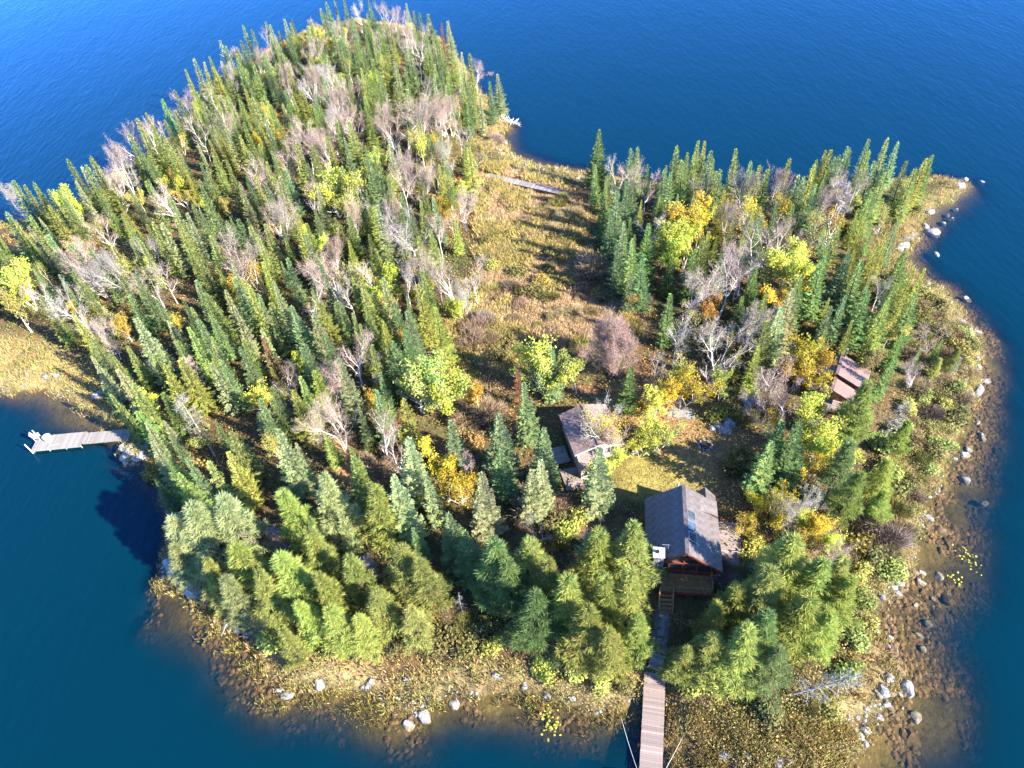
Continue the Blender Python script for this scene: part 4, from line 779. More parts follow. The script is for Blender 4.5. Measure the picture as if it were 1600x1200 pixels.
def sheet_mesh(name, pw, ln, mat, nrib=4, h=.012, th=.02):
    """One ribbed roofing sheet: x along the eave, y down the slope."""
    xs = []; zs = []
    for k in range(nrib):
        b0 = pw * k / nrib; c = pw / nrib
        xs += [b0, b0 + c * .4, b0 + c * .6, b0 + c * .8]; zs += [0, 0, h, h]
    xs.append(pw); zs.append(0); n = len(xs)
    V = [(x, 0, z) for x, z in zip(xs, zs)] + [(x, ln, z) for x, z in zip(xs, zs)] + [(0, 0, -th), (pw, 0, -th), (pw, ln, -th), (0, ln, -th)]
    F = [(i, i + 1, n + i + 1, n + i) for i in range(n - 1)] + [(2 * n, 2 * n + 3, 2 * n + 2, 2 * n + 1)] + [tuple(range(n))[::-1] + (2 * n, 2 * n + 1)[0:2], tuple(range(n, 2 * n)) + (2 * n + 2, 2 * n + 3)]
    return new_mesh(name, V, F, mat, {'t': np.full(len(V), .5)})
def slope_matrix(side, y, zr, w, ze):
    """Places a sheet (x along ridge, y down the slope) on the slope falling to side -1 (left) or +1 (right)."""
    p = math.atan2(zr - ze, w); dn = Vector((side * math.cos(p), 0, -math.sin(p))); al = Vector((0, -side, 0)); nm = al.cross(dn)
    if nm.z < 0: al = -al; nm = al.cross(dn)
    M = Matrix(((al.x, dn.x, nm.x, 0), (al.y, dn.y, nm.y, 0), (al.z, dn.z, nm.z, 0), (0, 0, 0, 1))); M.translation = Vector((0, y, zr)); return M, al.y
def gable_roof(root, w, y0, y1, ze, zr, npan, mat, name='roof_sheet', courses=False):
    pw = (y1 - y0) / npan; ln = math.hypot(w, zr - ze)
    if courses:
        mb = None; nr = courses
        for side in (-1, 1):
            for r in range(nr):
                M, s = slope_matrix(side, 0, zr, w, ze); a = ln * r / nr; L2 = ln / nr + .04
                m = MB(); yy = (y0 + y1) / 2
                T = M @ Matrix.Translation((yy * s, a + L2 / 2, .02)) @ Matrix.Rotation(.05, 4, 'X')
                m.box(None, (y1 - y0, L2, .035), M=T); m.build('shingle_row', mat, root)
    else:
        me = sheet_mesh(name, pw - .004, ln, mat)
        for side in (-1, 1):
            for k in range(npan):
                M, s = slope_matrix(side, (y0 + k * pw) if True else 0, zr, w, ze)
                if s < 0: M.translation.y = y0 + (k + 1) * pw
                o = obj(name, me, root); o.matrix_local = M
    m = MB(); m.beam((0, y0 - .03, zr + .05), (0, y1 + .03, zr + .05), .34, .05, t=.5); m.build('ridge_cap', mat, root)
def gable_wall_mesh(w, y0, y1, z0, ze, zr):
    m = MB(); V = [(-w, y0, z0), (w, y0, z0), (w, y0, ze), (0, y0, zr), (-w, y0, ze), (-w, y1, z0), (w, y1, z0), (w, y1, ze), (0, y1, zr), (-w, y1, ze)]
    m.add(V, [(0, 1, 2, 3, 4), (9, 8, 7, 6, 5), (0, 4, 9, 5), (1, 6, 7, 2), (0, 5, 6, 1)], .5); return m
def window(root, x, y, z, w, h, face, frame=M_WHITE, nx=1, nz=1):
    """Window on a wall facing along 'face' ('f' towards -y, 'l' towards -x, 'r' towards +x): frame part with panes under it."""
    f = MB(); T = {'f': Matrix.Identity(4), 'l': Matrix.Rotation(-math.pi / 2, 4, 'Z'), 'r': Matrix.Rotation(math.pi / 2, 4, 'Z'), 'b': Matrix.Rotation(math.pi, 4, 'Z')}[face]
    t = .07
    for sx in (-1, 1): f.box((sx * (w / 2 - t / 2), 0, 0), (t, .1, h))
    for sz in (-1, 1): f.box((0, 0, sz * (h / 2 - t / 2)), (w - 2 * t, .1, t))
    for k in range(1, nx): f.box((-w / 2 + w * k / nx, -.005, 0), (.05, .08, h - 2 * t))
    o = f.build('window', frame, root); o.matrix_local = Matrix.Translation((x, y, z)) @ T
    for i in range(nx):
        g = MB(); g.box((-w / 2 + w * (i + .5) / nx, .01, 0), ((w - 2 * t) / nx - .03, .03, h - 2 * t)); g.build('pane', M_GLASS, o)
    return o
def railing(root, pts, h, mat, nb=6):
    for a, b in zip(pts[:-1], pts[1:]):
        r = MB(); a, b = Vector(a), Vector(b)
        r.beam(a + Vector((0, 0, h)), b + Vector((0, 0, h)), .09, .06); r.beam(a + Vector((0, 0, .15)), b + Vector((0, 0, .15)), .06, .05)
        for k in range(nb + 1):
            q = a.lerp(b, k / nb); wd = .09 if k in (0, nb) else .04; r.box(q + Vector((0, 0, h / 2 - .02)), (wd, wd, h - .08))
        r.build('railing', mat, root)
# ------------------------------------------------------------------ main cottage beside the long dock
def frame_from(rf, rb, z):
    a, b = at(*rf, z), at(*rb, z); d = b - a; L_ = math.hypot(d[0], d[1]); u = d / L_; return a[0], a[1], math.atan2(u[1], u[0]) - math.pi / 2, L_
gx_, gy_, ga, GL = frame_from((1074, 865), (1068, 757), 7.37)
gz0 = gz(gx_, gy_ + 3) ; ze, zr, W_ = 4.58 - gz0, 7.37 - gz0, 3.55
ct = empty('lake_cottage', gx_, gy_, gz0, ga, 'largest cottage with blue-grey ribbed metal roof, stone chimney and red gable', 'cottage')
gable_wall_mesh(W_ - .45, .75, GL - .5, -1.2, ze + .25, zr - .32).build('wall', M_LOG, ct)
gable_roof(ct, W_, 0, GL, ze, zr, 9, M_ROOF)
fa = MB()
for s in (-1, 1):
    fa.beam((s * (W_ + .02), -.04, ze - .08), (0, -.04, zr - .08), .06, .2, t=.5)
fa.build('barge_board', M_RED, ct)
fb = MB(); sl = (zr - ze) / W_
for s in (-1, 1): fb.beam((s * (W_ - .9), .6, ze + .9 * sl - .3), (0, .6, zr - .3), .14, .18)
fb.beam((-W_ + .6, .6, ze + .1), (W_ - .6, .6, ze + .1), .16, .2); fb.beam((-1.7, .6, ze + 1.05), (1.7, .6, ze + 1.05), .14, .16); fb.beam((-W_ + .6, .6, ze - 1.3), (W_ - .6, .6, ze - 1.3), .16, .2)
for x_ in (-2.6, -1.3, 0, 1.3, 2.6): fb.beam((x_, .6, -.2), (x_, .6, ze + (W_ - abs(x_)) * sl - .35), .15, .15, up=(0, 1, 0))
fb.build('gable_frame', M_RED, ct)
for x_ in (-1.95, -.65, .65, 1.95):
    gp = MB(); gp.box((x_, .72, ze - .6), (1.1, .04, 1.2)); gp.build('glass_panel', M_GLASS, ct)
    gp = MB(); top = ze + (W_ - abs(x_) - .6) * sl - .4; gp.box((x_, .72, (ze + .25 + top) / 2), (1.1, .04, max(.3, top - ze - .25))); gp.build('glass_panel', M_GLASS, ct)
for yy, ll in ((GL - 3.3, .55), (GL - 4.5, .55), (GL - 5.7, .55)):                 # skylights near the ridge on the sunny slope
    M, s = slope_matrix(1, yy, zr, W_, ze); sk = MB(); sk.box(None, (1.0, 1.05, .08), M=Matrix.Translation((0, 0, 0)), t=.5); o = sk.build('skylight', M_STEEL, ct); o.matrix_local = M @ Matrix.Translation((0, .72, .09))
    gp = MB(); gp.box((0, 0, .05), (.86, .9, .03)); gp.build('pane', M_GLASS, o)
# shed dormer with its own ribbed roof over the deck side
dr = MB(); dr.add([(1.1, GL - 1.9, zr - 1.25), (3.5, GL - 1.9, ze + .55), (3.5, GL - 1.9, ze - .1), (1.1, GL - 1.9, ze - .1), (1.1, GL - .2, zr - 1.25), (3.5, GL - .2, ze + .55), (3.5, GL - .2, ze - .1), (1.1, GL - .2, ze - .1)], [(0, 1, 2, 3), (7, 6, 5, 4), (1, 5, 6, 2), (3, 2, 6, 7)], .5); dr.build('dormer_wall', M_LOG, ct)
me = sheet_mesh('dormer_roof_sheet', .9, 2.75, M_ROOF, 6)
for k in range(2):
    M, s = slope_matrix(1, 0, zr - .95, 2.6, ze + .62)
    o = obj('dormer_roof_sheet', me, ct); M.translation = Vector((.95, GL - 2.0 + k * .905 + (0 if s > 0 else .9), zr - .98)); o.matrix_local = M
bgw = MB(); bgw.add([(1.3, GL - .1, ze - .2), (3.4, GL - .1, ze - .2), (2.35, GL - .1, ze + 1.05), (1.3, GL + .9, ze - .2), (3.4, GL + .9, ze - .2), (2.35, GL + .9, ze + 1.05)], [(0, 1, 2), (5, 4, 3), (0, 3, 4, 1)], .5); bgw.build('rear_gable_wall', M_LOG, ct)
for s in (-1, 1):
    rr = MB(); rr.beam((2.35 + s * .75, GL + .45, ze + .55), (2.35 + s * .76, GL + .45, ze + .55), .1, .02)
    V = [(2.35, GL - .2, ze + 1.14), (2.35, GL + 1.05, ze + 1.14), (2.35 + s * 1.2, GL + 1.05, ze - .3), (2.35 + s * 1.2, GL - .2, ze - .3)]; rr = MB(); rr.add(V + [(a, b, c + .05) for a, b, c in V], [(3, 2, 1, 0), (4, 5, 6, 7), (0, 1, 5, 4), (1, 2, 6, 5), (2, 3, 7, 6), (3, 0, 4, 7)], .5); rr.build('rear_gable_roof', M_ROOF, ct)
# stone chimney: courses of separate stones round a dark core
cx, cy, cz = -2.5, .12, 7.0 - gz0
core = MB(); core.box((cx, cy, cz / 2 - .6), (.78, .78, cz + 1.0)); ch = core.build('chimney', M_DARK, ct)
sm = MB(); zz = -.9
while zz < cz - .25:
    hgt = U(.2, .3)
    for face in range(4):
        x_ = -.46
        while x_ < .44:
            wd = min(U(.2, .42), .46 - x_ + .02); a = face * math.pi / 2; off = .40 + U(0, .05)
            M = Matrix.Translation((cx, cy, zz + hgt / 2)) @ Matrix.Rotation(a, 4, 'Z') @ Matrix.Translation((x_ + wd / 2, -off, 0)) @ Matrix.Rotation(U(-.08, .08), 4, 'Y')
            sm.box(None, (wd - .05, .12, hgt - .05), M=M); x_ += wd
    zz += hgt
M_STONE = plain('pale_field_stone', (.55, .53, .51), .9, .25, 4, tv=.55); so = sm.build('stonework', M_STONE, ch); so['kind'] = 'stuff'
cap = MB(); cap.box((cx, cy, cz), (1.08, 1.08, .14), t=.5); cap.build('chimney_cap', M_WHITE, ch)
fl = MB(); fl.tube([(cx - .12, cy, cz + .07), (cx - .12, cy, cz + .25)], .17, 10); fl.build('flue', M_DARK, ch)
an = MB(); an.tube([(-1.9, .55, ze + .3), (-1.9, .55, cz + .75)], .03, 5); an.box((-1.9, .55, cz + .7), (.7, .05, .05)); an.box((-1.7, .5, cz + .55), (.05, .45, .05)); an.build('antenna', M_STEEL, ct)
an = MB(); an.tube([(-.5, GL - .15, zr - .5), (-.5, GL - .15, zr + .5)], .05, 6); an.build('vent_pipe', M_WHITE, ct)
# deck on the right-hand side, landing and stairs in front
for k in range(27):
    b_ = MB(); b_.box((4.75, 1.7 + k * .205, .35 + U(-.006, .006)), (2.45, .19, .04)); b_.build('deck_plank', M_PLANK, ct)
b_ = MB()
for x_ in (3.65, 4.75, 5.85): b_.box((x_, 4.4, .22), (.12, 5.5, .2))
for x_ in (3.7, 5.8):
    for y_ in (1.8, 4.4, 7.0): b_.box((x_, y_, -.25), (.14, .14, .75))
b_.build('deck_frame', M_LOG, ct)
for k in range(10):
    b_ = MB(); b_.box((.35, -1.25 + k * .2, .75), (4.7, .185, .04)); b_.build('landing_plank', M_YEL, ct)
b_ = MB(); b_.box((.35, -1.38, .62), (4.8, .08, .3)); b_.box((.35, .78, .62), (4.8, .08, .3))
for x_ in (-1.9, .4, 2.6): b_.box((x_, -1.2, 0), (.14, .14, 1.2))
b_.build('landing_frame', M_RED, ct)
railing(ct, [(-.75, -1.3, .78), (2.7, -1.3, .78)], .95, M_YEL, 9); railing(ct, [(2.7, -1.3, .78), (2.7, .6, .78)], .95, M_YEL, 5)
gf = gz(gx_ - 1.4 + .5, gy_ - 3.0) - gz0
ns = 5
for k in range(ns):
    b_ = MB(); b_.box((-1.5, -1.55 - k * .3, .58 - (k + 1) * (.58 - gf) / (ns + 1) ), (1.25, .28, .05)); b_.build('stair_tread', M_YEL, ct)
railing(ct, [(-2.12, -1.42, .78), (-2.12, -2.95, gf + .1)], .9, M_YEL, 5); railing(ct, [(-.88, -1.42, .78), (-.88, -2.95, gf + .1)], .9, M_YEL, 5)
# ------------------------------------------------------------------ cream cottage
sx_, sy_, sa, SL_ = frame_from((937, 695), (910, 632), 5.6)
sz0 = gz(sx_, sy_ + 3); sc = empty('cream_cottage', sx_, sy_, sz0, sa, 'small cream-walled cottage with brown shingled gable roof behind the lawn', 'cottage')
e2, r2, w2 = 4.75 - sz0, 5.6 - sz0, 2.75
gable_wall_mesh(w2 - .3, .35, SL_ - .35, -1.0, e2 + .12, r2 - .17).build('wall', M_CREAM, sc); gable_roof(sc, w2, 0, SL_, e2, r2, 1, M_SHINGLE, courses=13)
bb = MB()
for s in (-1, 1): bb.beam((s * (w2 + .02), -.03, e2 - .06), (0, -.03, r2 - .06), .05, .18, t=.5)
bb.build('barge_board', M_WHITE, sc)
for x_ in (-1.2, .1, 1.4): window(sc, x_, .33, e2 - .75, .95, 1.05, 'f', nx=2)
window(sc, -w2 + .29, 1.8, e2 - .8, 1.0, .8, 'l', nx=2); window(sc, -w2 + .29, 4.2, e2 - .8, 1.0, .8, 'l', nx=2)
pr_ = MB(); pr_.add([(-2.6, -1.7, e2 - .35), (-.9, -1.7, e2 - .35), (-.9, .3, e2 - .02), (-2.6, .3, e2 - .02)] + [(-2.6, -1.7, e2 - .28), (-.9, -1.7, e2 - .28), (-.9, .3, e2 + .05), (-2.6, .3, e2 + .05)], [(3, 2, 1, 0), (4, 5, 6, 7), (0, 1, 5, 4), (1, 2, 6, 5), (2, 3, 7, 6), (3, 0, 4, 7)], .5); pr_.build('porch_roof', M_SHINGLE, sc)
pw_ = MB(); pw_.box((-1.75, -.6, (e2 - .4) / 2 - .4), (1.5, 1.7, e2 - .2 + .4)); pw_.build('porch_wall', M_CREAM, sc)
dd_ = MB(); dd_.box((-1.0 + .02, -.6, .85), (.06, .8, 1.8)); dd_.build('door', M_DARK, sc)
for k in range(14):
    b_ = MB(); b_.box((-3.4, -2.4 + k * .2, .3), (2.0, .185, .04)); b_.build('deck_plank', M_PLANK, sc)
for k in range(12):
    b_ = MB(); b_.box((-3.9, 1.2 + k * .2, .4), (1.9, .185, .04)); b_.build('side_deck_plank', M_GREYPL, sc)
b_ = MB(); b_.box((-3.4, -1.1, .15), (1.9, 2.7, .25)); b_.box((-3.9, 2.3, .22), (1.8, 2.4, .3)); b_.build('deck_frame', M_LOG, sc)
# ------------------------------------------------------------------ red cabin near the east bank
rx, ry, ra, RL = frame_from((1308, 584), (1316, 557), 5.2)
rz0 = gz(rx, ry + 2); rc = empty('red_cabin', rx, ry, rz0, ra, 'red-walled cabin with red-brown metal gable roof among trees near the stony bank', 'cabin')
e3, r3, w3 = 3.75 - rz0, 5.2 - rz0, 3.5; RL = max(RL, 3.6)
gable_wall_mesh(w3 - .35, .3, RL - .3, -1, e3 + .12, r3 - .2).build('wall', M_RED, rc); gable_roof(rc, w3, 0, RL, e3, r3, 4, M_REDRF)
gable_roof(rc, 2.6, -2.2, -.05, e3 - .25, r3 - .55, 3, M_REDRF, 'porch_roof_sheet')
gable_wall_mesh(2.3, -1.2, .25, -1, e3 - .15, r3 - .75).build('porch_wall', M_RED, rc)
window(rc, -1.0, -1.22, e3 - .9, .9, .9, 'f', nx=2); dd_ = MB(); dd_.box((.6, -1.22, .75), (.85, .06, 1.9)); dd_.build('door', M_YEL, rc)
sp_ = MB(); sp_.tube([(.25, RL - .3, r3 - .3), (.25, RL - .3, r3 + 1.1)], .09, 8); st = sp_.build('stovepipe', M_STEEL, rc); c_ = MB(); c_.tube([(.25, RL - .3, r3 + 1.1), (.25, RL - .3, r3 + 1.22)], .17, 8); c_.build('rain_cap', M_STEEL, st)
for k in range(10):
    b_ = MB(); b_.box((.2, -3.2 + k * .2, .25), (4.4, .185, .04)); b_.build('porch_plank', M_PLANK, rc)
# ------------------------------------------------------------------ docks, bridge, path
def dock(name, a, b, wid, z, mat, label, cat, pl=.2, edge=True, posts=3):
    A, B = np.array(a), np.array(b); d = B - A; L_ = math.hypot(d[0], d[1]); ang = math.atan2(d[1], d[0])
    r = empty(name, A[0], A[1], 0, ang, label, cat); n = int(L_ / pl); pl = L_ / n
    me = [MB().box((0, 0, 0), (pl - .012, wid, .045), t=U(0, 1)).mesh('plank', mat) for _ in range(4)]
    zb = A[2] if len(A) > 2 else z; z1 = B[2] if len(B) > 2 else z
    for k in range(n):
        o = obj('plank', random.choice(me), r, (pl * (k + .5), U(-.015, .015), zb + (z1 - zb) * (k + .5) / n + U(-.004, .004)), (U(-.004, .004), 0, U(-.004, .004)))
    for s in (-1, 1):
        m = MB(); m.beam((0, s * (wid / 2 - .08), zb - .13), (L_, s * (wid / 2 - .08), z1 - .13), .09, .2); m.build('stringer', mat, r)
        for k in range(posts + 1):
            m = MB(); q = L_ * (k / posts) if posts else 0; q = min(max(q, .12), L_ - .12); m.tube([(q, s * (wid / 2 - .2), min(-1.0, zb - 1.5)), (q, s * (wid / 2 - .2), zb + (z1 - zb) * q / L_ - .06)], .08, 6); m.build('post', M_GREYWOOD, r)
    return r, L_
a = at(1016.5, 1215, .55); b = at(1023.5, 1052, .75); ext = a + (a - b) * .25; ext[2] = .5
ld, LL = dock('long_dock', ext, b, 1.86, .6, M_PLANK, 'long pinkish plank dock running from the reeds to the photo edge', 'dock', .19)
b2 = at(1029, 1022, 1.1); wk, _ = dock('boardwalk', b + np.array([.02, .3, .06]), b2, 1.25, .9, M_GREYPL, 'short narrow boardwalk joining the long dock to the shaded path', 'boardwalk', .19, posts=1)
def rope(name, p0, p1, label):
    m = MB(); A, B = np.array(p0), np.array(p1); m.tube([A + (B - A) * t - np.array([0, 0, .25 * math.sin(math.pi * t)]) for t in np.linspace(0, 1, 9)], .022, 5); return tag(m.build(name, M_WHITE), label, 'rope')
rope('mooring_rope', at(970, 1120, .1), at(996, 1204, .6), 'thin pale rope from the cove to the long dock, over the dark water')
rope('mooring_rope', at(1078, 1130, .3), at(1038, 1206, .6), 'thin pale rope from the marsh plants to the long dock')
fp = empty('swim_raft', *at(972, 1212, .0), math.radians(-8), 'pale corner of a floating raft beside the end of the long dock', 'raft')
for k in range(6):
    m = MB(); m.box((-.2 + .0, -.75 + k * .24 - .3, .38), (1.5, .22, .05)); m.build('plank', M_WHITE, fp)
m = MB(); m.box((-.2, -.45, .2), (1.4, 1.4, .28)); m.build('float', M_GREYPL, fp)
# small grey dock in the west bay: a wide outer section and a narrower inner one
A0, A1 = at(54, 693, .55), at(131, 685.5, .55); sd_, L1 = dock('small_dock', A0, A1, 2.35, .55, M_GREYPL, 'small grey plank dock with two posts in the reedy bay', 'dock', .19)
d_ = (A1 - A0) / np.linalg.norm(A1 - A0); B1 = at(204, 679, .55); ln2 = np.linalg.norm(B1 - A1)
sec = obj('inner_section', None, sd_, (L1 + .02, 0, 0), (0, 0, math.atan2((B1 - A1)[1], (B1 - A1)[0]) - math.atan2(d_[1], d_[0])))
me = [MB().box((0, 0, 0), (.17, 1.75, .045), t=U(0, 1)).mesh('plank', M_GREYPL) for _ in range(3)]
for k in range(int(ln2 / .19)): obj('plank', random.choice(me), sec, (.1 + .19 * k, .1 + U(-.015, .015), .53))
for s in (-1, 1): m = MB(); m.beam((0, s * .78 + .1, .42), (ln2, s * .78 + .1, .42), .09, .2); m.build('stringer', M_GREYPL, sec)
for s in (-1, 1):
    m = MB(); m.tube([(.08, s * 1.12, -1), (-.12, s * 1.14, 1.75)], .07, 6); m.build('tall_post', M_WHITE, sd_)
def lawn_chair(pt, ang, mat, label, name='garden_chair', s=1.0):
    r = empty(name, *pt, ang, label, 'chair'); r.scale = (s, s, s)
    m = MB(); m.box((0, 0, .42), (.56, .54, .05), t=.5); m.build('seat', mat, r); m = MB(); m.box(None, (.56, .05, .7), M=Matrix.Translation((0, .32, .75)) @ Matrix.Rotation(-.3, 4, 'X'), t=.5); m.build('backrest', mat, r)
    for x_ in (-.26, .26):
        for y_ in (-.24, .24): m = MB(); m.box((x_, y_, .2), (.06, .06, .4), t=.5); m.build('leg', mat, r)
        m = MB(); m.box((x_ * 1.1, 0, .62), (.08, .56, .04), t=.5); m.box((x_ * 1.1, -.22, .52), (.05, .05, .2), t=.5); m.build('armrest', mat, r)
    return r
lawn_chair(at(60, 686, .59), 1.9, M_WHITE, 'white garden chair at the outer end of the small grey dock', s=1.15)
q = at(76, 687, .59); tb = empty('white_tub', *q, 0.2, 'round white tub standing on the small grey dock', 'tub')
m = MB(); m.tube([(0, 0, 0), (0, 0, .6)], [.42, .47], 16, t=.5); m.build('body', M_WHITE, tb); m = MB(); m.tube([(0, 0, .6), (0, 0, .66)], [.5, .5], 16, t=.5); m.build('rim', M_WHITE, tb)
m = MB(); m.beam((.3, -.8, .05), (1.5, -.75, .05), .1, .05); tag(m.build('oar', M_GREYWOOD, None, loc=at(76, 690, .6), rot=(0, 0, .12)), 'thin wooden oar lying on the small grey dock', 'oar')
g = ground(198, 660); m = MB(); m.tube([(0, 0, -.3), (-.15, 0, 1.6)], .05, 6); tag(m.build('mooring_post', M_GREYWOOD, loc=g), 'slanting thin post at the shore end of the small grey dock', 'post')
pA, pB = ground(761, 276, .5), ground(878, 302, .5); pA[2] += .75; pB[2] += .7
dock('plank_footbridge', pA, pB, 1.5, 1.0, M_GREYPL, 'pale plank footbridge crossing the low neck by the far meadow end', 'footbridge', .24, posts=5)
# gravel path from the boardwalk to the stairs, laid over the terrain
pts = [ground(*q_) for q_ in [(1029, 1026), (1031, 1000), (1034, 975), (1037, 950), (1036, 938)]]
V = []; 
for i, q_ in enumerate(pts):
    for j, o_ in enumerate((-.75, -.25, .25, .75)): V.append((q_[0] + o_, q_[1] + .1 * (j % 2), gz(q_[0] + o_, q_[1]) + .06))
F = [(i * 4 + j, i * 4 + j + 1, i * 4 + j + 5, i * 4 + j + 4) for i in range(len(pts) - 1) for j in range(3)]
M_GRAV = plain('grey_gravel', (.33, .32, .31), .95, .3, 8, bump=.6); tag(obj('gravel_path', new_mesh('gravel_path', V, F, M_GRAV, {'t': np.full(len(V), .5)})), 'grey gravel path between the boardwalk and the cottage stairs', None, kind='structure')
for k, (px, py) in enumerate([(1031, 1015), (1033, 1001), (1034, 988), (1034, 975), (1036, 962), (1037, 950)]):
    g = ground(px, py); o = obj('stepping_stone', random.choice(ROCKS), None, (g[0], g[1], g[2] + .05), (0, 0, U(0, 6)), (.55, .5, .16)); o['category'] = 'stepping stone'; THINGS.append((o, 'step', '', g[0], g[1], .5))
g = ground(1062, 645); V = [(g[0] + a * U(.9, 1.1), g[1] + b, gz(g[0] + a, g[1] + b) + .06) for a, b in ((-1.6, -.7), (1.4, -1.2), (1.8, .4), (-.8, 1.3))]
tag(obj('gravel_patch', new_mesh('gravel_patch', V, [(0, 1, 2, 3)], M_GRAV, {'t': np.full(4, .4)})), 'grey bare gravel patch at the edge of the lawn', None, kind='structure')
# ------------------------------------------------------------------ small things
lawn_chair((lambda q_: (q_[0], q_[1], q_[2]))(at(1112, 812, gz0 + .37)), ga + 2.6, M_REDP, 'red garden chair on the deck under the small ribbed roof', s=1.05)
g = ground(1101, 696); fpit = empty('fire_pit', *g, 0, 'dark fire pit ringed with stones on the lawn', 'fire pit')
for k in range(9): a_ = k * .698; obj('stone', ROCKS[k % 6], fpit, (math.cos(a_) * .75, math.sin(a_) * .75, .1), (0, 0, U(0, 6)), (.26, .22, .24))
m = MB(); m.tube([(0, 0, .0), (0, 0, .08)], .62, 12); m.build('ash_bed', M_SOIL, fpit)
g = ground(716, 876); pt = empty('picnic_table', *g, .3, 'pale blue picnic table in deep shade under dark pines', 'picnic table')
for k in range(4): m = MB(); m.box((0, -.4 + k * .27, .75), (1.9, .25, .05)); m.build('top_plank', M_PALEB, pt)
for s in (-1, 1):
    m = MB(); m.box((0, s * .95, .45), (1.9, .28, .05)); m.build('bench', M_PALEB, pt)
    for s2 in (-1, 1): m = MB(); m.beam((s * .7, s2 * .85, 0), (s * .7, s2 * .25, .72), .08, .08); m.build('leg', M_PALEB, pt)
    m = MB(); m.beam((s * .7, -1.0, .42), (s * .7, 1.0, .42), .06, .08); m.build('brace', M_PALEB, pt)
g = ground(713, 858); m = MB(); m.box((0, 0, .4), (.9, .7, .75), t=.5); m.box((0, 0, .8), (1.0, .8, .06), t=.6); tag(m.build('storage_box', M_PALEB, loc=g), 'pale blue box standing behind the shaded picnic table', 'box')
g = ground(1171, 893); m = MB(); m.tube([(0, 0, 0), (0, 0, .3), (0, 0, .6), (0, 0, .9)], [.29, .32, .32, .29], 14, t=.5); br = m.build('blue_barrel', M_BLUE, loc=g); tag(br, 'blue plastic barrel in the bushes beside the main cottage deck', 'barrel')
m = MB(); m.tube([(0, 0, .9), (0, 0, .93)], .24, 12); m.build('lid', M_BLUE, br)
g = ground(992, 708); m = MB(); m.box((0, 0, .45), (.5, .4, .9), t=.5); bx = m.build('white_bin', M_WHITE, loc=g); tag(bx, 'small white bin beside the lime yellow tree on the lawn', 'bin'); m = MB(); m.box((0, 0, .93), (.56, .46, .06), t=.5); m.build('lid', M_WHITE, bx)
g = ground(1227, 583); lp = empty('metal_stovepipe', *g, 0, 'pale metal stovepipe with a round cap rising between trees near the red cabin', 'stovepipe')
m = MB(); m.tube([(0, 0, 0), (0, 0, 4.2)], .1, 8); m.build('pipe', M_STEEL, lp); m = MB(); m.tube([(0, 0, 4.2), (0, 0, 4.35), (0, 0, 4.75)], [.12, .5, .2], 12); m.build('cap', M_STEEL, lp)
def fallen(px0, px1, z, rad, nbr, label, name='fallen_tree', mat=M_GREYWOOD, bl=1.6):
    A, B = at(*px0, z), at(*px1, z); m = MB(); m.tube([A, (A + B) / 2 + np.array([0, 0, .15]), B], [rad, rad * .7, rad * .25], 7)
    r = tag(m.build(name, mat), label, 'fallen tree'); br_ = MB()
    for k in range(nbr):
        t = U(.25, 1); p_ = A + (B - A) * t + np.array([0, 0, .1]); dv = unit((B - A) * .15 / np.linalg.norm(B - A) + rdir() * np.array([1, 1, .45])); l = U(.5, 1) * bl * (1.2 - t * .6)
        if p_[2] + dv[2] * l < -.2: dv[2] = abs(dv[2])
        br_.tube([p_, p_ + dv * l * .6, p_ + dv * l], [rad * .35, rad * .22, .012], 4, cap=False)
    if nbr: br_.build('branches', mat, r)
    return r
fallen((772, 182), (806, 194), .35, .2, 60, 'white tangled dead tree fallen into the water at the far point', bl=2.6, mat=M_BIRCH)
fallen((362, 962), (346, 994), .3, .07, 4, 'thin bare pole slanting into the shallows below the slab', 'driftwood_pole', bl=.5)
fallen((368, 968), (358, 990), .3, .06, 3, 'short bare pole beside the slanting one in the shallows', 'driftwood_pole', bl=.4)
fallen((316, 1010), (330, 985), -.15, .12, 5, 'dark sunken branch curving through the brown shallows', 'sunken_branch', mat=M_WETROCK, bl=1.2)
fallen((742, 478), (782, 446), 2.2, .13, 6, 'greenish fallen log lying at the forest edge of the meadow', 'fallen_log')
fallen((1195, 858), (1160 + 128, 800), 1.9, .1, 3, 'thin dark fallen trunk across the yellow brush behind the pines', 'fallen_log', mat=M_LOG)
fallen((1168, 452), (1183, 454), 1.9, .16, 0, 'short orange-brown log lying in the dark gap', 'fallen_log', mat=M_YEL)
def pads(px, py, n, spread, label):
    c = at(px, py, .02); L = Leaves()
    for k in range(n): L.kite(c + np.array([rng.normal() * spread, rng.normal() * spread * 1.6, U(0, .12)]), unit(np.array([U(-1, 1), U(-1, 1), .15])), U(.15, .3), U(.13, .25), np.array([U(-.3, .3), U(-.3, .3), 1]), U(.3, 1), U(0, 1), .5)
    o = obj('water_lily', L.mesh('water_lily', M_LEAF)); o.color = (.42, .42, .06, 1); tag(o, label, 'water plant', kind='stuff')
pads(862, 1132, 42, .45, 'yellow-green floating plant alone in the dark cove water'); pads(1517, 872, 26, .5, 'scattered yellow floating leaves off the stony shallows'); pads(1492, 905, 16, .3, 'few yellow leaves floating near the reed clump')
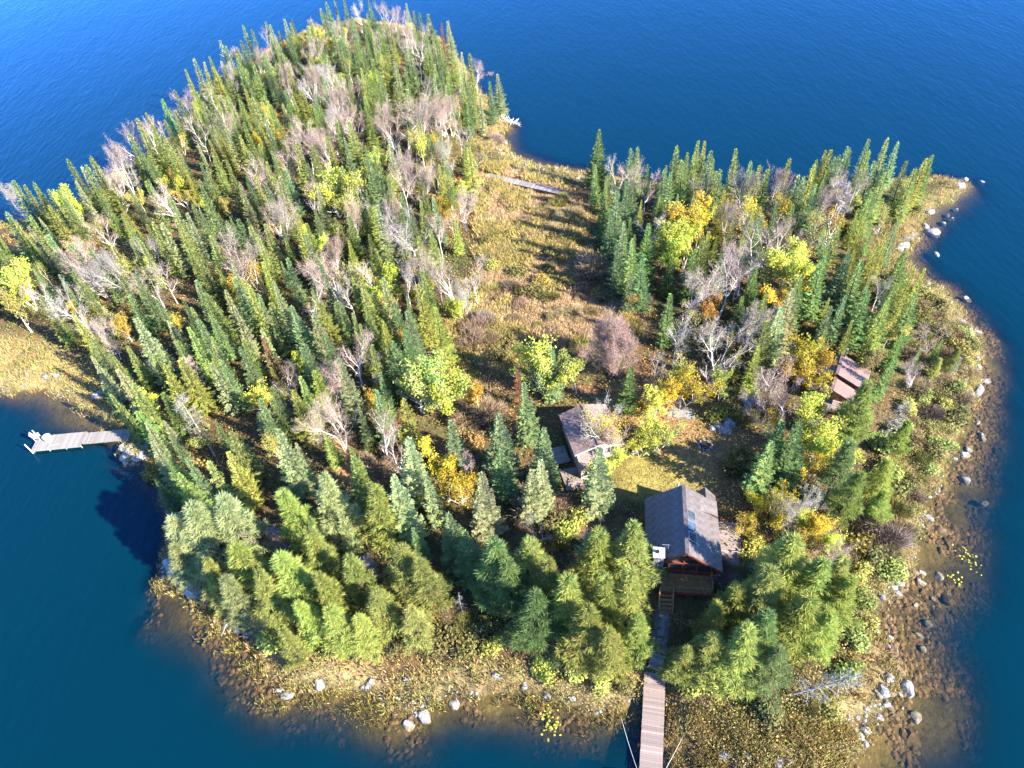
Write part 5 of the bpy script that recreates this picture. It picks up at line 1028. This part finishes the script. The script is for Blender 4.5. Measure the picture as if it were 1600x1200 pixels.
#==PART6==
# ------------------------------------------------------------------ labels: look, place, and order from a landmark
ANCH = [((30, 560), 'behind the reedy point', 'the reeds'), ((170, 650), 'above the small grey dock', 'the small dock'), ((300, 900), 'over the granite slab', 'the slab'), ((480, 1040), 'at the boulder cove', 'the cove boulders'),
 ((760, 1040), 'on the shore facing the lily cove', 'the lilies'), ((985, 1010), 'beside the long dock', 'the long dock'), ((1085, 850), 'by the main cottage', 'the chimney'), ((905, 680), 'by the cream cottage', 'the cream wall'),
 ((1320, 590), 'by the red cabin', 'the cabin roof'), ((1250, 1050), 'on the southern stony point', 'the leaning dead conifer'), ((1390, 820), 'on the stony bank', 'the waterside boulders'), ((1500, 600), 'on the eastern bank', 'the bank boulders'), ((1480, 300), 'by the grassy spit', 'the spit'),
 ((830, 290), 'by the plank footbridge', 'the footbridge'), ((800, 470), 'edging the meadow', 'the open grass'), ((560, 60), 'on the far tip', 'the far tip'), ((300, 190), 'on the far wooded crest', 'the crest'), ((70, 350), 'on the outer bay slope', 'the outer bay'),
 ((1180, 320), 'on the far east edge', 'the far water'), ((1060, 360), 'round the orange-gold tree', 'the orange-gold tree'), ((380, 480), 'deep in the thick stand', 'the red-brown dead spruce'), ((545, 730), 'by the rusty clearing', 'the clearing'), ((560, 320), 'on the birch-rich ridge', 'the lime yellow ridge tree'), ((650, 200), 'above the far meadow', 'the white fallen tree'),
 ((1160, 640), 'behind the lawn', 'the fire pit'), ((1230, 720), 'in the brush past the cottage', 'the blue barrel'), ((680, 620), 'by the great light green tree', 'the great light green tree'), ((200, 450), 'on the slope past the dock bay', 'the dock bay')]
AP = np.array([ground(*a[0])[:2] for a in ANCH])
ORD = 'first second third fourth fifth sixth seventh eighth ninth tenth eleventh twelfth thirteenth fourteenth fifteenth sixteenth seventeenth eighteenth nineteenth twentieth'.split()
def size_word(k, h):
    if k in ('twigbush', 'leafbush'): return 'low' if h < 1.7 else ('round' if h < 2.3 else 'big')
    if k in ('boulder', 'sub'): return 'small' if s_ < .5 else ('medium' if s_ < .85 else 'large')
    return 'short' if h < 7.2 else ('mid-height' if h < 9.2 else 'tall')
KW = dict(spruce='slender {c} spruce', fir='broad {c} fir', pine='bushy {c} pine', bare='bare {c} birch', clump='many-stemmed bare {c} birch', leafy='{c} leafy tree', half='thin {c} aspen', snag='{c} dead tree', tangle='{c} dead tree with twig tangle', twigbush='twiggy {c} bush', leafbush='leafy {c} bush',
 boulder='grey boulder', sub='brown sunken boulder', step='flat grey stepping stone')
GRP = dict(spruce='spruces of the island', fir='firs of the island', pine='pines of the island', bare='bare birches', leafy='autumn trees', half='thin aspens', twigbush='twiggy bushes', leafbush='leafy bushes', boulder='boulders at the waterline', sub='sunken boulders in the shallows', step='stepping stones of the path', snag='dead trees', tangle='dead trees')
buckets = {}
for root, k, ck, x, y, s_ in THINGS:
    if k in GRP: root['group'] = GRP[k]
    if root.get('label'): continue
    look = KW[k].format(c=HUE.get(ck, ''))
    if k not in ('step',): look = size_word(k, s_) + ' ' + look
    i = int(np.argmin(((AP - np.array([x, y])) ** 2).sum(1))); buckets.setdefault((look, i), []).append((math.hypot(x - AP[i][0], y - AP[i][1]), root))
for (look, i), lst in buckets.items():
    lst.sort(key=lambda t: t[0])
    for j, (dd, root) in enumerate(lst):
        base = look + ' ' + ANCH[i][1]
        if len(lst) > 1: base += ', ' + (ORD[j] if j < len(ORD) else 'beyond the ' + ORD[-1]) + ' out from ' + ANCH[i][2]
        w_ = base.split()
        if len(w_) > 16: base = base.replace(' out from ' + ANCH[i][2], ' of its kind')
        root['label'] = base
